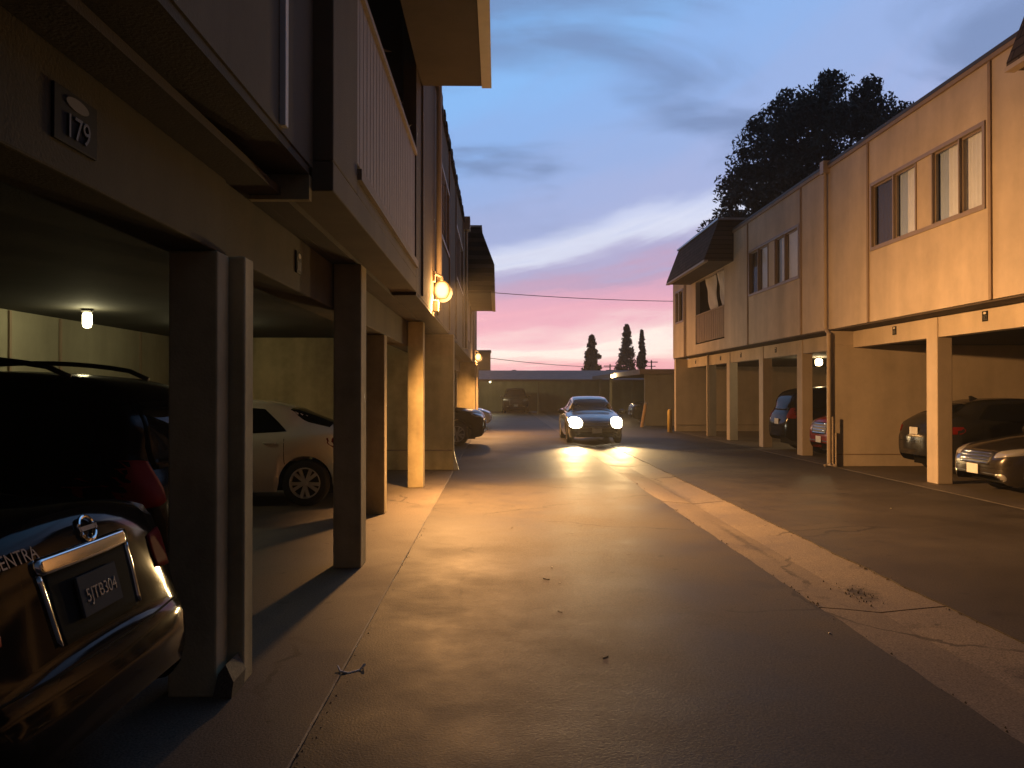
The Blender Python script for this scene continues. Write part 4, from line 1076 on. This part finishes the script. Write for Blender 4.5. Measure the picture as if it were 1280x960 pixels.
t = bulb(6.60, 47.6, 2.66, 160, (1, .66, .30), 'glowing bulb at the eave of the single-storey carport on the right', r=.09, estr=12, h=.2, name='eave_lamp')
t = thing('utility_block', 'square dark stucco block standing behind the left end of the far carport', 'building', (-1.0, 72, 0))
m = MB(); m.box(-4.0, -.62, 71.5, 74, .01, 5.05); m.build('wall', M['stuccoL'], t); m = MB(); m.box(-4.1, -.55, 71.4, 74.1, 5.05, 5.2); m.build('roof', M['iron'], t)

# ------------------------------------------------------------------ bollard, post, litter
t = thing('bollard', 'yellow steel bollard at the far corner of the right building', 'bollard', (6.86, 32.9, 0))
m = MB(); m.lathe([(.095, .01), (.095, .84), (.085, .90), (.05, .935), (.002, .945)], (6.86, 32.9, 0), n=20); m.build('post', mat('yellow_paint', (.55, .38, .10), .5, var=.12, scale=8), t, smooth=True)
m = MB(); m.lathe([(.15, .008), (.14, .03), (.10, .035)], (6.86, 32.9, 0), n=20); m.build('footing', M['apron'], t)
t = thing('leaning_post', 'short leaning orange post in front of the single-storey carport', 'post', (6.62, 37.6, 0))
m = MB(); m.tube([(6.56, 37.6, .01), (6.74, 37.6, 1.05)], [.085, .08], 14); m.build('shaft', mat('orange_post', (.50, .30, .12), .55, var=.15, scale=8), t)
m = MB(); m.lathe([(.09, 0), (.10, .05), (.06, .10), (.002, .11)], (6.75, 37.6, 1.04), n=14); m.build('cap', M['pipe'], t, smooth=True)

pts = [(-.935 + .0, 4.84, .046), (-.90, 4.80, .030), (-.86, 4.815, .026), (-.81, 4.86, .03), (-.785, 4.90, .05)]
pts = [(-.93, 4.85, .055), (-.905, 4.80, .038), (-.86, 4.80, .028), (-.80, 4.85, .03), (-.775, 4.87, .055), (-.79, 4.93, .04)]
m = MB(); m.tube(pts, [.005, .007, .006, .005, .008, .003], 6)
tag(m.build('paper_twist', mat('white_paper', (.90, .89, .87), .7), None), 'twisted strip of white paper lying by the left apron edge', 'litter')
for (px, py, nm, lb) in [(690, 712, 'pebble', 'pale pebble on the asphalt right of centre')]:
    pass
def gp_(px, py):
    D = 1036 * 1.65 / (py - 489); return ((px - 622) / 1036 * D, D)
leafm = mat('dry_leaf', (.07, .045, .025), .8)
for (px, py) in [(503, 711), (690, 713), (548, 774), (612, 775), (683, 727), (566, 864), (640, 662), (757, 826), (470, 660), (700, 768)]:
    x, yv = gp_(px, py); m = MB(); a = rnd.uniform(0, PI); s_ = rnd.uniform(.010, .022)
    P = []
    for i in range(5):
        row = []
        for j in range(3):
            u, v = (i / 4 - .5) * 2, (j - 1)
            wq = s_ * .5 * (1 - u * u * .95); lx, ly = u * s_ * 1.6, v * wq
            row.append((x + lx * math.cos(a) - ly * math.sin(a), yv + lx * math.sin(a) + ly * math.cos(a), .017 + .35 * s_ * (u * u) + .25 * s_ * abs(v)))
        P.append(row)
    m.grid(P); tag(m.build('dry_leaf', leafm, None, solid=.001), 'small curled dry leaf lying on the dark asphalt', 'leaf', 'dry leaves scattered on the asphalt')
for (px, py) in [(1039, 796), (690, 711), (700, 731), (1117, 638)]:
    x, yv = gp_(px, py); m = MB(); m.lathe([(.002, 0), (.009, .002), (.010, .006), (.006, .010), (.001, .011)], (x, yv, .013), n=7)
    tag(m.build('pebble', M['signoval'], None), 'small pale pebble catching the light on the asphalt', 'pebble', 'pebbles scattered on the asphalt')

# ------------------------------------------------------------------ trees
def foliage(clumps, leaf, per, m_name, base, parent, name='crown', seed=1, droop=0):
    rs = np.random.RandomState(seed); V = []; F = []
    for (c, r) in clumps:
        n = per
        d = rs.normal(size=(n, 3)); d /= np.linalg.norm(d, axis=1)[:, None]
        rad = r * rs.uniform(.25, 1.0, n) ** .6
        pos = np.array(c) + d * rad[:, None] * np.array([1, 1, .85])
        a = rs.normal(size=(n, 3)); a[:, 2] -= droop; a /= np.linalg.norm(a, axis=1)[:, None]
        b = np.cross(a, rs.normal(size=(n, 3))); b /= np.linalg.norm(b, axis=1)[:, None]
        s_ = leaf * rs.uniform(.6, 1.4, n)[:, None]
        k = len(V)
        q = np.stack([pos - a * s_, pos + b * s_ * .42, pos + a * s_, pos - b * s_ * .42], 1).reshape(-1, 3)
        base_i = sum(len(x) for x in V); V.append(q)
        F.append(np.arange(len(q)).reshape(-1, 4) + base_i)
    V = np.concatenate(V); F = np.concatenate(F)
    me = bpy.data.meshes.new(name); off = np.array(parent.location)
    me.from_pydata((V - off).tolist(), [], F.tolist()); me.materials.append(mat(m_name, base, .7, var=.35, scale=.7))
    o = bpy.data.objects.new(name, me); col.objects.link(o); o.parent = parent
    return o
# the big tree behind the right building
TX, TY = 15.9, 40.0
t = thing('broadleaf_tree', 'large dark round-crowned tree rising behind the right building', 'tree', (TX, TY, 0))
rs = np.random.RandomState(5); cl = []; limb = MB()
limb.tube([(TX, TY, 0), (TX + .1, TY, 3), (TX - .1, TY + .1, 6.5)], [.55, .42, .34], 12)
for k in range(430):
    th = rs.uniform(0, 2 * PI); ph = math.acos(rs.uniform(-.9, 1)); rr = rs.uniform(.3, 1) ** .42
    lob = 1 + .10 * math.sin(3 * th + 1) + .08 * math.sin(5 * ph + 2 * th)
    sx, sz = 4.95 * lob, 6.0 * lob
    x = TX + sx * rr * math.sin(ph) * math.cos(th); y = TY + sx * rr * math.sin(ph) * math.sin(th); z = 10.8 + sz * rr * math.cos(ph)
    x += max(0, z - 12) * .12
    cl.append(((x, y, z), rs.uniform(.4, .95)))
    if k % 9 == 0: limb.tube([(TX - .1, TY + .1, 6.0), ((TX + x) / 2, (TY + y) / 2, 6.5 + (z - 6.5) * .55), (x, y, z)], [.16, .08, .03], 6)
limb.build('trunk', mat('bark', (.06, .05, .04), .9, var=.3, scale=8, bump=.4), t)
foliage(cl, .115, 185, 'dark_leaf', (.060, .068, .046), t, seed=3, droop=.4)
# conifers beyond the far carport
def conifer(px, pyt, wpx, D, nm, label, seed, grp=None, slim=False):
    x = (px - 622) / 1036 * D; h = 1.65 + (489 - pyt) / 1036 * D; hw = wpx / 2 / 1036 * D
    t = thing(nm, label, 'tree', (x, D, 0), 0, grp); rs = np.random.RandomState(seed); cl = []
    m = MB(); m.tube([(x, D, 0), (x, D, h * .97)], [.22, .03], 8); m.build('trunk', mat('bark', (.06, .05, .04)), t)
    n = 260 if slim else 190
    for k in range(n):
        v = rs.uniform(.02, 1)
        prof = ((1 - v) ** .75 if not slim else min(1, (1 - v) ** .75 * 1.5 + .02)) * (1 + (.02 if slim else .16) * math.sin(v * 31 + seed))
        if slim: prof *= .8 + .2 * min(1, v * 4)
        a = rs.uniform(0, 2 * PI); rr = hw * prof * rs.uniform(.2, .85 if slim else 1)
        cl.append(((x + rr * math.cos(a), D + rr * math.sin(a), h * .04 + v * h * .96 * (.93 if not slim else .95)), (.14 + .10 * prof) * min(hw * 1.6, 1.7)))
    foliage(cl, .13 if slim else .16, 55, 'conifer_leaf', (.018, .020, .013), t, seed=seed, droop=-.6 if slim else .2)
conifer(740, 414, 38, 88, 'conifer_tree', 'broad ragged conifer silhouetted left of the two cypresses', 11)
conifer(784, 402, 28, 92, 'cypress_tree', 'thicker tall dark cypress silhouetted over the far carport', 12, 'cypresses on the skyline', True)
conifer(803, 408, 14, 92, 'cypress_tree', 'slim pointed cypress just right of the thicker one', 13, 'cypresses on the skyline', True)
D = 84; x0 = (630 - 622) / 1036 * D
t = thing('palm_tree', 'low bushy palm with drooping fronds behind the far carport on the left', 'tree', (x0, D, 0))
m = MB(); m.tube([(x0, D, 0), (x0, D, 3.2)], [.2, .16], 8); m.build('trunk', mat('bark', (.06, .05, .04)), t)
m = MB()
for k in range(30):
    a = rnd.uniform(0, 2 * PI); l = rnd.uniform(1.0, 1.9); e0 = rnd.uniform(.1, 1.2); pts = []
    for i in range(7):
        u = i / 6; pts.append(Vector((x0 + math.cos(a) * l * u, D + math.sin(a) * l * u, 3.2 + l * math.sin(e0) * u * .9 - .9 * u * u)))
    for i in range(6):
        d = (pts[i + 1] - pts[i]).normalized(); s_ = d.cross(Vector((0, 0, 1))).normalized() * (.26 * (1 - (i / 6) ** 2) + .03)
        b = len(m.v); m.v += [tuple(pts[i] + s_ - Vector((0, 0, .12))), tuple(pts[i]), tuple(pts[i] - s_ - Vector((0, 0, .12))), tuple(pts[i + 1])]
        m.f += [(b, b + 1, b + 3), (b + 1, b + 2, b + 3)]
m.build('crown', mat('conifer_leaf', (.028, .032, .02)), t)
for k, (px, py, wd, lb) in enumerate([(650, 462, 20, 'low dark shrub right of the palm behind the far carport')]):
    D = 86; x = (px - 622) / 1036 * D; t = thing('shrub', lb, 'shrub', (x, D, 0))
    rs = np.random.RandomState(31); foliage([((x + rs.uniform(-.8, .8), D + rs.uniform(-.5, .5), rs.uniform(.4, 3.4)), .5) for _ in range(24)], .14, 60, 'conifer_leaf', (.028, .032, .02), t, 'foliage', 31)

# ------------------------------------------------------------------ poles and wires
def pole(px, pyt, D, label, arm=True):
    x = (px - 622) / 1036 * D; h = 1.65 + (489 - pyt) / 1036 * D
    t = thing('utility_pole', label, 'pole', (x, D, 0), 0, 'utility poles on the skyline')
    m = MB(); m.tube([(x, D, 0), (x, D, h)], [.14, .09], 8); m.build('shaft', M['iron'], t)
    m = MB(); m.box(x - .9, x + .9, D - .06, D + .06, h - .35, h - .22); m.box(x - .6, x + .6, D - .06, D + .06, h - .95, h - .84); m.build('crossarm', M['iron'], t)
pole(763, 455, 120, 'wooden utility pole standing between the conifer and the cypresses')
pole(815, 450, 120, 'wooden utility pole right of the slim cypress')
def wire(a, b, sag, label):
    (px0, py0, D0), (px1, py1, D1) = a, b
    p0 = Vector(((px0 - 622) / 1036 * D0, D0, 1.65 + (489 - py0) / 1036 * D0)); p1 = Vector(((px1 - 622) / 1036 * D1, D1, 1.65 + (489 - py1) / 1036 * D1))
    pts = [tuple(p0.lerp(p1, u) - Vector((0, 0, sag * 4 * u * (1 - u)))) for u in np.linspace(0, 1, 25)]
    m = MB(); m.tube(pts, .035, 5); tag(m.build('overhead_wire', M['iron'], None), label, 'wire', 'overhead wires')
wire((560, 361, 78), (900, 376, 92), .35, 'upper overhead wire crossing the lavender sky above the trees')
wire((600, 446, 90), (763, 459, 120), .25, 'lower overhead wire crossing the pink sky just above the far roof')

m, nt_, out_ = newmat('glow_air')
pv = nt_.nodes.new('ShaderNodeVolumePrincipled'); pv.inputs['Density'].default_value = .0011; pv.inputs['Color'].default_value = (.95, .93, .9, 1); pv.inputs['Anisotropy'].default_value = .2
nt_.links.new(pv.outputs[0], out_.inputs['Volume'])
hz = MB(); hz.box(-60, 70, -14, 135, -1.2, 20)  # thin scattering box added to spread a glow around the lamps
o = hz.build('haze', m, None); o['kind'] = 'stuff'; o['label'] = 'thin haze added over the alley for the glow around its lamps'

# ------------------------------------------------------------------ render settings
scene.view_settings.view_transform = 'Standard'; scene.view_settings.look = 'None'
scene.view_settings.exposure = 0; scene.view_settings.gamma = 1; scene.view_settings.use_curve_mapping = False
scene.render.engine = 'CYCLES'
cy = scene.cycles
cy.use_denoising = True; cy.max_bounces = 6; cy.diffuse_bounces = 3; cy.glossy_bounces = 3; cy.transparent_max_bounces = 8
cy.sample_clamp_indirect = 4; cy.caustics_reflective = False; cy.caustics_refractive = False
